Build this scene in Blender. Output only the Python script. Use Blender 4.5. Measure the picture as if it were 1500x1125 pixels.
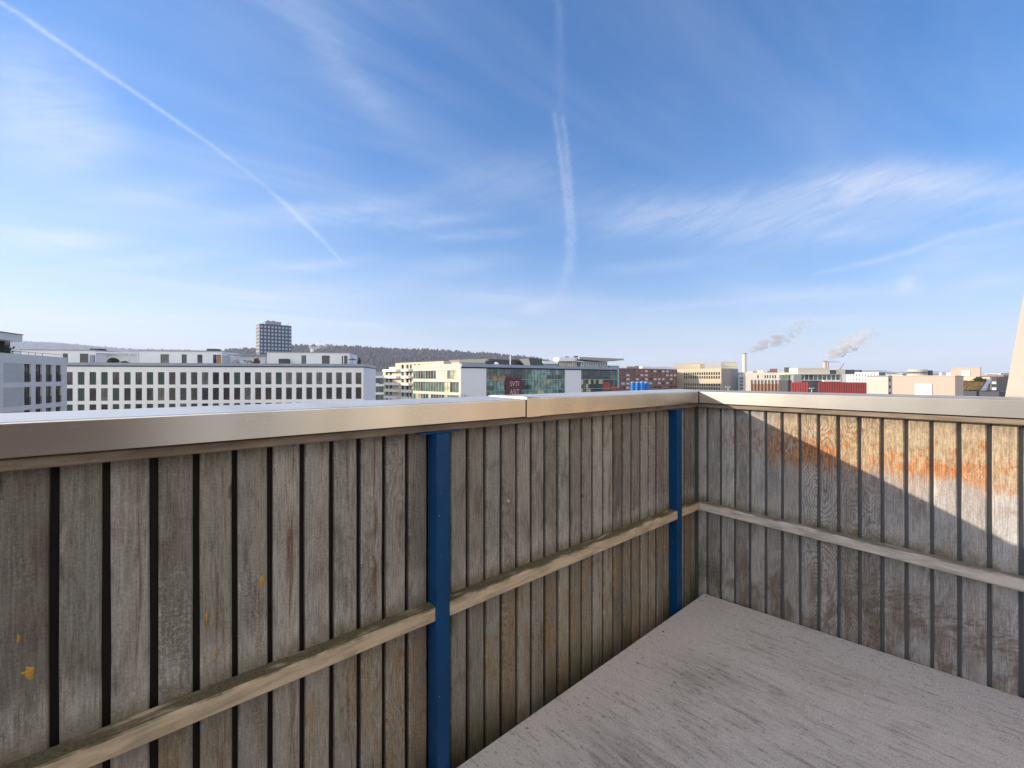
import bpy, bmesh, math, random
from mathutils import Vector, Matrix, noise as mnoise
for o in list(bpy.data.objects): bpy.data.objects.remove(o)
sc = bpy.context.scene
COL = sc.collection
R = math.radians

# ------------------------------------------------------------------ camera
F = 612.7; CX = 750.0; HY = 553.1          # focal length and horizon of the 1500x1125 photograph
H = 27.42                                  # eye height above the street
cam_d = bpy.data.cameras.new('camera'); cam = bpy.data.objects.new('camera', cam_d); COL.objects.link(cam)
cam_d.sensor_fit = 'HORIZONTAL'; cam_d.sensor_width = 36.0; cam_d.lens = 36.0*F/1500
cam_d.shift_y = -(562.5-HY)/1500
cam_d.clip_start = 0.05; cam_d.clip_end = 60000
cam.location = (0, 0, H); cam.rotation_euler = (R(90), 0, 0)
sc.camera = cam

# ------------------------------------------------------------------ balcony frame (corner of the two board walls)
TH, TH2 = 0.6977, 0.6764
CR = Vector((1.2355, 2.8215))
dL = Vector((math.cos(TH), math.sin(TH))); nL = Vector((-math.sin(TH), math.cos(TH)))
dR = Vector((-math.sin(TH2), math.cos(TH2))); nR = Vector((math.cos(TH2), math.sin(TH2)))
def WL(a, d, z): q = CR - a*dL - d*nL; return (q.x, q.y, H+z)
def WR(b, d, z): q = CR - b*dR - d*nR; return (q.x, q.y, H+z)

# ------------------------------------------------------------------ light
sh = (-dL*1.0 + nL*0.92)
SUN_EL = math.atan(0.457*0.92/sh.length); SUN_AZ = math.atan2(sh.x, sh.y)
S = Vector((math.sin(SUN_AZ)*math.cos(SUN_EL), math.cos(SUN_AZ)*math.cos(SUN_EL), math.sin(SUN_EL)))
sd = bpy.data.lights.new('sun', 'SUN'); sd.energy = 4.1; sd.angle = R(0.5); sd.color = (1.0, 0.87, 0.70)
so = bpy.data.objects.new('sun', sd); COL.objects.link(so); so.rotation_euler = S.to_track_quat('Z', 'Y').to_euler()
sc.view_settings.view_transform = 'Standard'; sc.view_settings.look = 'None'
sc.view_settings.exposure = 0.85; sc.view_settings.gamma = 1.0
sc.cycles.use_denoising = True
sc.cycles.volume_bounces = 3
sc.cycles.max_bounces = 8; sc.cycles.diffuse_bounces = 4

# ------------------------------------------------------------------ node helper
class G:
    def __init__(s, tree): s.t = tree; s.n = tree.nodes; s.l = tree.links
    def node(s, typ, **kw):
        nd = s.n.new(typ)
        for k, v in kw.items(): setattr(nd, k, v)
        return nd
    def put(s, sock, v):
        if v is None: return
        if hasattr(v, 'is_linked') or isinstance(v, bpy.types.NodeSocket): s.l.new(v, sock)
        else:
            if isinstance(v, (tuple, list)) and len(v) == 3 and sock.type == 'RGBA': v = (*v, 1)
            sock.default_value = v
    def m(s, op, a, b=None, c=None, clamp=False):
        nd = s.node('ShaderNodeMath', operation=op, use_clamp=clamp)
        for i, v in enumerate((a, b, c)): s.put(nd.inputs[i], v)
        return nd.outputs[0]
    def add(s, a, b): return s.m('ADD', a, b)
    def mul(s, a, b): return s.m('MULTIPLY', a, b)
    def sub(s, a, b): return s.m('SUBTRACT', a, b)
    def step(s, x, a, b, o0=0.0, o1=1.0):      # smoothstep from o0 at a to o1 at b
        nd = s.node('ShaderNodeMapRange', interpolation_type='SMOOTHSTEP')
        for i, v in enumerate((x, a, b, o0, o1)): s.put(nd.inputs[i], v)
        return nd.outputs[0]
    def xyz(s, x, y, z=0.0):
        nd = s.node('ShaderNodeCombineXYZ')
        for i, v in enumerate((x, y, z)): s.put(nd.inputs[i], v)
        return nd.outputs[0]
    def sep(s, v):
        nd = s.node('ShaderNodeSeparateXYZ'); s.put(nd.inputs[0], v); return nd.outputs
    def noise(s, vec, scale=1.0, detail=4.0, rough=0.55, dist=0.0):
        nd = s.node('ShaderNodeTexNoise')
        s.put(nd.inputs['Vector'], vec); s.put(nd.inputs['Scale'], scale); s.put(nd.inputs['Detail'], detail)
        s.put(nd.inputs['Roughness'], rough); s.put(nd.inputs['Distortion'], dist)
        return nd.outputs[0]
    def mix(s, f, a, b, blend='MIX'):
        nd = s.node('ShaderNodeMix', data_type='RGBA', blend_type=blend)
        s.put(nd.inputs[0], f); s.put(nd.inputs[6], a); s.put(nd.inputs[7], b)
        return nd.outputs[2]
    def ramp(s, f, stops):
        nd = s.node('ShaderNodeValToRGB'); s.put(nd.inputs[0], f)
        e = nd.color_ramp.elements
        while len(e) < len(stops): e.new(0.5)
        for el, (p, c) in zip(e, stops): el.position = p; el.color = (*c, 1) if len(c) == 3 else c
        return nd.outputs[0]
    def curve(s, x, pts, lo, hi):              # piecewise curve through pts, x in [lo,hi]
        xs = s.step_lin(x, lo, hi)
        ys = [p[1] for p in pts]; y0, y1 = min(ys), max(ys)
        if y1-y0 < 1e-6: y1 = y0+1
        nd = s.node('ShaderNodeFloatCurve'); c = nd.mapping.curves[0]
        q = sorted(((p[0]-lo)/(hi-lo), (p[1]-y0)/(y1-y0)) for p in pts)
        while len(c.points) < len(q): c.points.new(0.5, 0.5)
        for cp, (a, b) in zip(c.points, q): cp.location = (a, b); cp.handle_type = 'AUTO'
        nd.mapping.update(); s.put(nd.inputs[1], xs)
        return s.m('MULTIPLY_ADD', nd.outputs[0], y1-y0, y0)
    def step_lin(s, x, a, b):
        nd = s.node('ShaderNodeMapRange'); nd.clamp = True
        for i, v in enumerate((x, a, b, 0.0, 1.0)): s.put(nd.inputs[i], v)
        return nd.outputs[0]

# ------------------------------------------------------------------ world: sky with cirrus and contrails (all by direction)
def azel(x, y):
    az = math.atan((x-CX)/F); return az, math.atan((HY-y)/F*math.cos(az))
def build_world():
    w = bpy.data.worlds.new('World'); sc.world = w; w.use_nodes = True
    g = G(w.node_tree); g.n.clear()
    out = g.node('ShaderNodeOutputWorld'); bg = g.node('ShaderNodeBackground')
    sky = g.node('ShaderNodeTexSky', sky_type='NISHITA'); sky.sun_disc = False
    sky.sun_elevation = SUN_EL; sky.sun_rotation = SUN_AZ; sky.altitude = 400; sky.air_density = 1.0
    sky.dust_density = 0.4; sky.ozone_density = 2.2
    hs = g.node('ShaderNodeHueSaturation'); g.l.new(sky.outputs[0], hs.inputs['Color'])
    hs.inputs['Saturation'].default_value = 1.55; hs.inputs['Value'].default_value = .94
    tc = g.node('ShaderNodeTexCoord'); D = tc.outputs['Generated']
    x, y, z = g.sep(D)
    az = g.m('ARCTAN2', x, y); el = g.m('ARCSINE', z)
    # warp
    wn = g.noise(D, 9.0, 3, .5); wn2 = g.noise(D, 40.0, 3, .6)
    azw = g.add(az, g.add(g.mul(g.sub(wn, .5), .02), g.mul(g.sub(wn2, .5), .006)))
    elw = g.add(el, g.mul(g.sub(wn, .5), .014))
    # cirrus sheet seen in perspective
    zz = g.m('MAXIMUM', g.add(z, .06), .03)
    qx, qy = g.m('DIVIDE', x, zz), g.m('DIVIDE', y, zz)
    ra, rb = g.add(g.mul(qx, .80), g.mul(qy, .6)), g.sub(g.mul(qy, .8), g.mul(qx, .6))
    c1 = g.noise(g.xyz(g.mul(ra, .35), g.mul(rb, 1.5), 3.1), 1.0, 7, .62, .6)
    c2 = g.noise(g.xyz(g.mul(qx, .35), g.mul(qy, .35), 8.7), 1.0, 3, .5)
    sheet = g.mul(g.step(c1, .36, .86, 0, .72), g.step(c2, .30, .72))
    leftw = g.step(az, .25, -.75)
    sheet = g.mul(sheet, g.add(.30, g.mul(leftw, .75)))
    parts = [sheet]
    # broad veil towards the sun
    veil = g.mul(g.step(az, -.05, -.85), g.mul(g.step(el, -.1, .12), .24))
    vn = g.noise(g.xyz(g.mul(ra, .2), g.mul(rb, .55), 1.3), 1.0, 6, .6, .4)
    parts.append(g.mul(veil, g.step(vn, .25, .75)))
    fine = g.noise(g.xyz(g.mul(az, 14), g.mul(el, 60), 2.0), 1.0, 5, .6, .5)
    feather = g.noise(g.xyz(g.mul(g.add(az, g.mul(el, .45)), 9), g.mul(g.sub(el, g.mul(az, .30)), 48), 5.0), 1.0, 7, .64, .9)
    def wisp(x0, y0, x1, y1, wpx, inten, tex, lo=.3, hi=.7):
        a0, e0 = azel(x0, y0); a1, e1 = azel(x1, y1)
        L = math.hypot(a1-a0, e1-e0); ux, uy = (a1-a0)/L, (e1-e0)/L
        wd = wpx/F
        da, de = g.sub(azw, (a0+a1)/2), g.sub(elw, (e0+e1)/2)
        s = g.add(g.mul(da, ux), g.mul(de, uy)); t = g.sub(g.mul(de, ux), g.mul(da, uy))
        e = g.add(g.m('POWER', g.m('ABSOLUTE', g.mul(s, 2/L)), 2.5), g.m('POWER', g.m('ABSOLUTE', g.mul(t, 1/wd)), 2.0))
        k = g.m('EXPONENT', g.mul(e, -1.6))
        parts.append(g.mul(g.mul(k, min(inten*1.25, .6)), g.step(tex, lo-.12, hi+.12, .30, 1.0)))
    # band of cirrus across the right half, with a bright knot
    wisp(800, 304, 1680, 258, 40, .36, feather); wisp(1150, 275, 1420, 258, 22, .46, feather, .38, .62)
    wisp(1000, 330, 1330, 310, 50, .16, feather); wisp(560, 285, 860, 235, 40, .16, feather)
    wisp(1270, 262, 1640, 282, 20, .34, feather)
    wisp(-60, 350, 200, 352, 14, .55, fine); wisp(-40, 460, 190, 474, 8, .55, fine); wisp(280, 318, 620, 296, 16, .30, fine)
    wisp(1040, 428, 1520, 424, 13, .34, fine); wisp(1320, 372, 1560, 345, 18, .30, fine); wisp(1260, 395, 1520, 392, 14, .26, fine)
    wisp(1314, 428, 1338, 404, 9, .5, feather, .1, .5); wisp(580, 395, 760, 378, 16, .2, fine); wisp(760, 455, 830, 442, 9, .3, fine)
    for (x0, y0, x1, y1, w_, i_) in ((60, 395, 330, 372, 9, .24), (330, 395, 560, 380, 8, .22), (210, 425, 520, 432, 10, .24), (480, 330, 740, 312, 12, .20), (590, 350, 800, 335, 10, .18),
            (860, 395, 1080, 378, 10, .18), (640, 432, 900, 440, 9, .22), (900, 450, 1200, 436, 9, .24), (1100, 470, 1400, 462, 9, .24), (100, 300, 330, 268, 16, .18), (1380, 420, 1560, 402, 9, .30),
            (1180, 350, 1330, 338, 9, .22), (620, 470, 800, 476, 9, .24), (250, 470, 560, 480, 9, .2), (40, 240, 200, 190, 18, .2), (870, 345, 1010, 300, 22, .16)):
        wisp(x0, y0, x1, y1, w_, i_, fine, .35, .65)
    wisp(-60, 110, 170, 200, 60, .35, feather); wisp(400, -20, 600, 200, 22, .16, feather); wisp(560, 420, 1000, 470, 40, .22, fine)
    wisp(300, 440, 620, 420, 40, .16, fine); wisp(860, 480, 1300, 470, 26, .2, fine)
    # contrails
    fz = g.noise(g.xyz(g.mul(az, 160), g.mul(el, 160), 3.0), 1.0, 4, .65, .3)
    def trail(pts, by, core, inten, ipts, tex, wob=azw):
        ae = [azel(*p) for p in pts]
        i, j = (1, 0) if by == 'el' else (0, 1)
        par = el if by == 'el' else az; oth = wob if by == 'el' else elw
        lo, hi = min(p[i] for p in ae), max(p[i] for p in ae)
        c = g.curve(par, [(p[i], p[j]) for p in ae], lo, hi)
        I = g.curve(par, [((lo+(hi-lo)*q), v) for q, v in ipts], lo, hi)
        W = g.curve(par, [((lo+(hi-lo)*q), v/F) for q, v in core], lo, hi)
        t = g.m('DIVIDE', g.sub(oth, c), W)
        k = g.m('EXPONENT', g.mul(g.mul(t, t), -1.2))
        k = g.mul(k, g.mul(g.step(par, lo-.002, lo+.012), g.step(par, hi+.002, hi-.012)))
        parts.append(g.mul(g.mul(g.mul(k, I), g.mul(g.step(fz, .3, .7, .45, 1.0), inten*.8)), g.step(tex, .2, .62, .45, 1.0)))
    azm = g.add(az, g.mul(g.sub(wn2, .5), .012))
    trail([(-60, -36), (0, 2), (100, 70), (200, 137), (300, 206), (330, 228), (400, 283), (450, 330), (490, 372), (508, 390)], 'el',
          [(0, 2), (.15, 4.5), (.35, 6.5), (.5, 4), (.6, 5), (.8, 7), (1, 9)], .56, [(0, .25), (.1, .8), (.35, .9), (.48, .45), (.6, .7), (1, 1)], wn2, azm)
    trail([(811, 160), (820, 220), (828, 280), (833, 330), (835, 375), (826, 410), (815, 442)], 'el',
          [(0, 10), (.25, 9), (.5, 5), (1, 5)], .40, [(0, .3), (.1, .6), (.25, .8), (.5, 1), (.85, .8), (1, .2)], wn2, azm)
    trail([(823, 165), (830, 220), (836, 280), (840, 330), (843, 360)], 'el',
          [(0, 4), (1, 5)], .34, [(0, .5), (.4, 1), (.85, .9), (1, .3)], wn2, azm)
    trail([(816, -60), (820, 60), (822, 165)], 'el', [(0, 8), (1, 6)], .22, [(0, .3), (.6, .6), (1, 1)], wn2, azm)
    trail([(1185, 402), (1260, 388), (1330, 368), (1400, 345), (1460, 331), (1560, 308)], 'az',
          [(0, 2), (.5, 3.6), (1, 2.6)], .42, [(0, .4), (.4, 1), (1, .9)], wn2)
    trail([(783, 512), (788, 498)], 'el', [(0, 2), (1, 2)], .4, [(0, .8), (1, 1)], wn2)
    tot = parts[0]
    for p in parts[1:]:                       # screen, so overlaps do not clip
        tot = g.sub(g.add(tot, p), g.mul(tot, p))
    tot = g.mul(tot, g.step(el, -.01, .05)); tot = g.m('MINIMUM', tot, .92)
    cloud = g.mix(g.step(az, .3, -.9), (3.3, 3.55, 4.15, 1), (4.0, 4.15, 4.5, 1))
    blue = g.mix(1.0, hs.outputs[0], (1.02, .895, 1.03, 1), 'MULTIPLY')
    hz = g.mul(g.m('EXPONENT', g.mul(g.m('MAXIMUM', el, 0.0), -4.2)), g.add(.86, g.mul(g.step(az, .2, -.95), .04)))
    blue = g.mix(hz, blue, g.mix(g.step(az, .45, -.9), (1.45, 1.62, 2.2, 1), (2.9, 2.93, 3.2, 1)))
    col = g.mix(tot, blue, cloud)
    fill_glow = g.mul(g.step(y, .10, -.55), g.step(c2, .15, .55, .55, .9))      # unseen brightness added to the sky behind the balcony to lift fill light
    col = g.mix(fill_glow, col, (6.3, 6.2, 6.0, 1))
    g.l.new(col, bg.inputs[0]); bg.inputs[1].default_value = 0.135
    g.l.new(bg.outputs[0], out.inputs[0])
build_world()

# ------------------------------------------------------------------ mesh + object helpers
class MB:
    def __init__(s): s.v = []; s.f = []; s.uv = []; s.b = []; s.mi = []
    def face(s, pts, uv=None, b=(0, 0), mi=0):
        n = len(s.v); s.v += [tuple(p) for p in pts]; s.f.append(tuple(range(n, n+len(pts))))
        s.uv.append(uv if uv else [(0, 0)]*len(pts)); s.b.append(b); s.mi.append(mi)
    def box(s, x0, x1, y0, y1, z0, z1, T=None, mi=0, b=(0, 0)):
        if x0 > x1: x0, x1 = x1, x0
        if y0 > y1: y0, y1 = y1, y0
        if z0 > z1: z0, z1 = z1, z0
        P = [(x0, y0, z0), (x1, y0, z0), (x1, y1, z0), (x0, y1, z0), (x0, y0, z1), (x1, y0, z1), (x1, y1, z1), (x0, y1, z1)]
        if T: P = [T(*p) for p in P]
        n = len(s.v); s.v += P
        for f in ((0, 3, 2, 1), (4, 5, 6, 7), (0, 1, 5, 4), (1, 2, 6, 5), (2, 3, 7, 6), (3, 0, 4, 7)):
            s.f.append(tuple(n+i for i in f)); s.uv.append([(0, 0)]*4); s.b.append(b); s.mi.append(mi)
    def cyl(s, p0, p1, r0, r1=None, n=10, cap=True, mi=0):
        r1 = r0 if r1 is None else r1
        p0, p1 = Vector(p0), Vector(p1); d = (p1-p0).normalized()
        a = d.orthogonal().normalized(); c = d.cross(a); k = len(s.v)
        for p, r in ((p0, r0), (p1, r1)):
            for i in range(n):
                t = 2*math.pi*i/n; s.v.append(tuple(p+(a*math.cos(t)+c*math.sin(t))*r))
        for i in range(n):
            j = (i+1) % n; s.f.append((k+i, k+j, k+n+j, k+n+i)); s.uv.append([(0, 0)]*4); s.b.append((0, 0)); s.mi.append(mi)
        if cap:
            for q in (tuple(k+n-1-i for i in range(n)), tuple(k+n+i for i in range(n))):
                s.f.append(q); s.uv.append([(0, 0)]*n); s.b.append((0, 0)); s.mi.append(mi)
    def blob(s, c, r, rng, jit=.25, sub=1, mi=0):
        bm = bmesh.new(); bmesh.ops.create_icosphere(bm, subdivisions=sub, radius=1)
        n = len(s.v)
        for v in bm.verts:
            k = 1+rng.uniform(-jit, jit); s.v.append((c[0]+v.co.x*r[0]*k, c[1]+v.co.y*r[1]*k, c[2]+v.co.z*r[2]*k))
        for f in bm.faces:
            s.f.append(tuple(n+v.index for v in f.verts)); s.uv.append([(0, 0)]*3); s.b.append((0, 0)); s.mi.append(mi)
        bm.free()
    def mesh(s, name, mats):
        me = bpy.data.meshes.new(name); me.from_pydata(s.v, [], s.f)
        for m_ in (mats if isinstance(mats, (list, tuple)) else [mats]): me.materials.append(m_)
        u = me.uv_layers.new(name='UVMap'); b = me.uv_layers.new(name='bid')
        k = 0
        for fi, f in enumerate(s.f):
            for j in range(len(f)):
                u.data[k].uv = s.uv[fi][j]; b.data[k].uv = s.b[fi]; k += 1
        for p, mi in zip(me.polygons, s.mi): p.material_index = mi
        me.update(); return me
    def build(s, name, mats, parent=None, smooth=False, fix=False, weld=False):
        me = s.mesh(name, mats)
        if weld:
            bm = bmesh.new(); bm.from_mesh(me); bmesh.ops.remove_doubles(bm, verts=bm.verts, dist=.001); bm.to_mesh(me); bm.free()
        if fix:
            bm = bmesh.new(); bm.from_mesh(me); bmesh.ops.recalc_face_normals(bm, faces=bm.faces); bm.to_mesh(me); bm.free()
        if smooth:
            for p in me.polygons: p.use_smooth = True
        o = bpy.data.objects.new(name, me); COL.objects.link(o)
        if parent: o.parent = parent
        return o
def tag(o, label=None, cat=None, group=None, kind=None):
    if label: o['label'] = label
    if cat: o['category'] = cat
    if group: o['group'] = group
    if kind: o['kind'] = kind
    return o
def empty(name, loc, rz=0, label=None, cat=None, group=None):
    o = bpy.data.objects.new(name, None); COL.objects.link(o); o.location = loc; o.rotation_euler = (0, 0, rz)
    return tag(o, label, cat, group)
def copyobj(o, parent, loc=None):
    c = o.copy(); COL.objects.link(c); c.parent = parent
    if loc is not None: c.location = loc
    return c

# ------------------------------------------------------------------ materials
def mat(name):
    m_ = bpy.data.materials.new(name); m_.use_nodes = True; g = G(m_.node_tree)
    return m_, g, g.n['Principled BSDF']
def simple(name, col, rough=.7, var=.12, scale=1.0, metal=0.0, spec=.4, dirt=None):
    m_, g, b = mat(name)
    tc = g.node('ShaderNodeTexCoord').outputs['Object']
    n1 = g.noise(tc, scale, 6, .6); n2 = g.noise(tc, scale*9, 4, .6)
    k = g.add(g.mul(g.sub(n1, .5), 2.2*var), g.add(1.0, g.mul(g.sub(n2, .5), var)))
    c = g.mix(1.0, (*col, 1), g.xyz(k, k, k), 'MULTIPLY')
    if dirt:
        x, y, z = g.sep(tc)
        st = g.noise(g.xyz(g.mul(x, 1.6), g.mul(y, 1.6), g.mul(z, .12)), 1.0, 5, .65)
        c = g.mix(g.step(st, .5, .8, 0, dirt[1]), c, (*dirt[0], 1))
    g.l.new(c, b.inputs['Base Color']); b.inputs['Roughness'].default_value = rough
    b.inputs['Metallic'].default_value = metal; b.inputs['Specular IOR Level'].default_value = spec
    return m_
def glass(name, col, rough=.06, spec=.8):
    m_, g, b = mat(name)
    tc = g.node('ShaderNodeTexCoord').outputs['Object']
    n = g.noise(tc, .6, 3, .5)
    c = g.mix(g.step(n, .35, .65), (*col, 1), (*[v*.45 for v in col], 1))
    g.l.new(c, b.inputs['Base Color']); b.inputs['Roughness'].default_value = rough
    b.inputs['Specular IOR Level'].default_value = spec
    return m_

def uvs(g):
    a = g.node('ShaderNodeUVMap', uv_map='UVMap').outputs[0]; b = g.node('ShaderNodeUVMap', uv_map='bid').outputs[0]
    u, v, _ = g.sep(a); r1, r2, _ = g.sep(b)
    return u, v, r1, r2
RAILZ = -0.82
def board_material(right):
    m_, g, b = mat('weathered_boards_right' if right else 'weathered_boards_left')
    u, v, r1, r2 = uvs(g)                      # u = metres along the wall, v = metres relative to the eye
    s1 = g.mul(r1, 61.0); s2 = g.mul(r2, 43.0)
    pit, off = (.0877, .921*.0877) if right else (.085, 34.632*.085)
    lu = g.sub(g.m('FRACT', g.m('DIVIDE', g.sub(u, off-50*pit), pit)), .5)      # -.5 .. .5 across one board
    fib = g.noise(g.xyz(g.mul(u, 230), g.mul(v, 11), s1), 1, 5, .65, .6)
    fib2 = g.noise(g.xyz(g.mul(u, 60), g.mul(v, 3.0), s2), 1, 6, .62, .7)
    saw = g.noise(g.xyz(g.mul(u, 150), g.mul(v, 190), s1), 1, 4, .72, .2)      # rough sawn fur
    speck = g.noise(g.xyz(g.mul(u, 420), g.mul(v, 170), s2), 1, 3, .7)
    blot = g.noise(g.xyz(g.mul(u, 15), g.mul(v, 5.5), s1), 1, 6, .62, .5)
    big = g.noise(g.xyz(g.mul(u, 7), g.mul(v, 1.9), s2), 1, 4, .55, .3)
    # growth rings: nested ovals that meet in cathedral arches
    wv = g.noise(g.xyz(g.mul(u, 12), g.mul(v, 4.5), s1), 1, 4, .55, .3)
    t = g.sub(g.m('FRACT', g.add(g.mul(v, g.add(1.1, g.mul(r2, .9))), g.mul(r1, 7.3))), .5)
    lx = g.sub(lu, g.mul(g.sub(r1, .5), .8)); ty = g.mul(t, 1.7 if right else 1.2)
    rho = g.add(g.m('SQRT', g.add(g.mul(lx, lx), g.mul(ty, ty))), g.mul(g.sub(wv, .5), .85))
    ring = g.add(.5, g.mul(g.m('SINE', g.mul(g.add(rho, g.mul(g.sub(fib2, .5), .05)), g.add(46.0, g.mul(r1, 22.0)))), .5))
    strong = g.mul(g.add(.10, g.mul(g.mul(g.step(u, .605, .612), g.step(u, .965, .955)), .80)), g.step(big, .30, .55, .45, 1)) if right else g.mul(g.step(r2, .45, .9, .08, .55), g.step(big, .35, .6, .2, 1))
    if right:
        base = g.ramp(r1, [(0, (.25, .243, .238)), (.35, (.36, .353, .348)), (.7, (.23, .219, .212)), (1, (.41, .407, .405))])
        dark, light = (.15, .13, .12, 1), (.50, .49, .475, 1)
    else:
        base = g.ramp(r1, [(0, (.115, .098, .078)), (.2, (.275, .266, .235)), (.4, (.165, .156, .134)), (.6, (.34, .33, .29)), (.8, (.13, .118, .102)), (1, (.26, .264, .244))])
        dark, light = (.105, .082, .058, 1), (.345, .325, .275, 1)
    c = g.mix(g.step(blot, .46, .74, 0, .7), base, dark)
    c = g.mix(g.mul(g.step(g.add(g.mul(big, .7), g.mul(fib2, .4)), .55, .72), .45), c, (.10, .085, .072, 1))
    c = g.mix(g.step(fib2, .52, .74, 0, .5), c, light)
    edge_ = g.step(g.m('ABSOLUTE', lu), .24, .42)
    if right:
        c = g.mix(g.mul(edge_, g.step(big, .45, .6, 0, .4)), c, (.40, .41, .43, 1))
        en = g.noise(g.xyz(g.mul(u, 7), g.mul(v, 6), 4.0), 1, 6, .66, .5)
        en2 = g.noise(g.xyz(g.mul(u, 70), g.mul(v, 22), 2.0), 1, 6, .72, .4)
        edge = g.add(-.475, g.add(g.mul(g.sub(en, .5), .34), g.mul(g.sub(en2, .5), .20)))
        up = g.mul(g.step(g.sub(v, edge), -.04, .07), g.step(u, .30, .62))
        c = g.mix(g.mul(up, .80), c, g.mix(g.step(en2, .42, .62), (.40, .305, .180, 1), (.275, .19, .10, 1)))
        ov = g.sub(v, edge)
        band = g.mul(g.step(ov, -.05, .02), g.step(g.sub(ov, g.mul(g.sub(en, .5), .30)), .18, .03))
        orange = g.mul(g.mul(band, g.step(u, .30, .62)), g.step(g.add(g.add(g.mul(en2, .55), g.mul(fib, .25)), g.mul(g.add(en, g.mul(g.sub(r2, .5), .35)), .42)), .575, .72))
        c = g.mix(g.mul(orange, .95), c, g.mix(g.step(fib, .4, .6), (.30, .095, .028, 1), (.42, .185, .07, 1)))
        wash = g.mul(g.mul(g.step(ov, -.22, .02), g.step(ov, .10, .0)), g.mul(g.step(u, .30, .62), g.step(en2, .40, .66)))
        c = g.mix(g.mul(wash, .5), c, (.36, .17, .075, 1))
        dsp = g.mul(up, g.step(g.add(g.mul(en2, .6), g.mul(speck, .5)), .62, .74))
        c = g.mix(g.mul(dsp, .6), c, (.16, .07, .03, 1))
        red = g.mul(g.mul(g.step(u, .1, .25), g.step(u, .8, .55)), g.mul(g.step(g.m('ABSOLUTE', g.add(v, .37)), .14, .02), g.step(en2, .40, .62)))
        c = g.mix(g.mul(red, .6), c, (.20, .09, .06, 1))
        pale = g.m('ADD', g.m('POWER', g.mul(g.sub(u, 1.135), 1/.035), 2.0), g.m('POWER', g.mul(g.add(v, .50), 1/.085), 2.0))
        c = g.mix(g.mul(g.step(g.add(pale, g.mul(g.add(en2, en), 1.5)), 2.3, 1.1), .6), c, (.55, .53, .49, 1))
        sc_ = g.noise(g.xyz(g.add(g.mul(u, 16), g.mul(v, 14)), g.mul(g.sub(v, g.mul(u, .5)), 46), 1.0), 1, 6, .7, 1.0)
        wob = g.add(v, g.add(1.12, g.mul(g.sub(u, 1.2), .12)))
        sm = g.mul(g.step(u, .50, .95), g.mul(g.step(g.m('ABSOLUTE', wob), .17, .03), g.step(g.add(sc_, g.mul(speck, .25)), .56, .74)))
        c = g.mix(g.mul(sm, .6), c, (.125, .068, .045, 1))
        low = g.mul(g.step(v, -.95, -1.25), g.step(g.add(blot, g.mul(en2, .3)), .52, .78))
        c = g.mix(g.mul(low, .7), c, (.14, .105, .08, 1))
        rb = g.mul(g.step(v, -.88, -1.0), g.step(g.add(g.mul(en, .6), g.mul(en2, .5)), .56, .70))
        c = g.mix(g.mul(rb, .3), c, (.20, .115, .075, 1))
        mould = g.mul(g.mul(g.step(u, .28, .08), g.step(g.m('ABSOLUTE', g.add(v, 1.27)), .14, .03)), g.step(speck, .42, .60))
        c = g.mix(g.mul(mould, .9), c, (.032, .035, .022, 1))
    else:
        c = g.mix(g.mul(edge_, g.step(big, .48, .64, 0, .45)), c, (.27, .30, .265, 1))
        och = g.mul(g.mul(g.step(v, RAILZ-.04, RAILZ-.16), g.step(r2, .15, .45)), g.step(g.add(g.mul(blot, .6), g.mul(big, .5)), .46, .66))
        c = g.mix(g.mul(och, .6), c, (.29, .19, .095, 1))
        red = g.mul(g.mul(g.step(r1, .60, .58), g.step(r1, .46, .48)), g.mul(g.step(fib2, .50, .62), g.step(g.m('ABSOLUTE', g.add(lu, .12)), .20, .05)))
        c = g.mix(g.mul(red, .8), c, (.11, .045, .03, 1))
        kn = g.noise(g.xyz(g.mul(u, 24), g.mul(v, 8), 9.0), 1, 2, .4)
        c = g.mix(g.step(kn, .72, .79, 0, .75), c, (.075, .05, .035, 1))
        lich = g.mul(g.step(g.add(g.mul(big, .6), g.mul(saw, .5)), .60, .74), 1.0)
        c = g.mix(g.mul(lich, .5), c, (.36, .37, .335, 1))
        low = g.mul(g.step(g.add(v, g.mul(blot, .25)), -1.10, -1.33), g.step(r1, .15, .35))
        c = g.mix(g.mul(low, .75), c, (.085, .08, .04, 1))
    # bleached strip that rain splash leaves just above the rail, with a rim of moss
    bn = g.noise(g.xyz(g.mul(u, 30), g.mul(v, 9), 7.0), 1, 5, .68)
    ble = g.mul(g.step(g.add(v, g.mul(bn, -.12)), RAILZ+.12, RAILZ-.04), g.step(v, RAILZ-.01, RAILZ+.005))
    c = g.mix(g.mul(g.mul(ble, g.step(bn, .36, .60)), .65), c, (.42, .40, .37, 1))
    mo = g.mul(g.mul(g.step(g.sub(v, g.mul(g.sub(bn, .5), .12)), RAILZ+.06, RAILZ+.0), g.step(v, RAILZ-.01, RAILZ)), g.step(g.add(g.mul(bn, .6), g.mul(fib, .4)), .40, .56))
    c = g.mix(g.mul(mo, .75), c, (.12, .10, .04, 1))
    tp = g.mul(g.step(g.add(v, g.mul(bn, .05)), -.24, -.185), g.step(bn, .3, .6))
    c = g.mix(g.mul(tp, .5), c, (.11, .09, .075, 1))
    dk = g.mul(g.mul(g.step(ring, .55, .0), strong), .62)
    c = g.mix(dk, c, (.085, .065, .045, 1) if not right else (.115, .085, .07, 1))
    k = g.add(-.12, g.add(g.mul(g.step(fib, .30, .70), .46), g.add(g.mul(saw, .95), g.mul(speck, .70))))
    c = g.mix(1.0, c, g.xyz(k, k, k), 'MULTIPLY')
    hs = g.node('ShaderNodeHueSaturation'); hs.inputs['Value'].default_value = 1.20 if right else 1.20; g.l.new(c, hs.inputs['Color'])
    g.l.new(hs.outputs[0], b.inputs['Base Color']); b.inputs['Roughness'].default_value = .85
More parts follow.
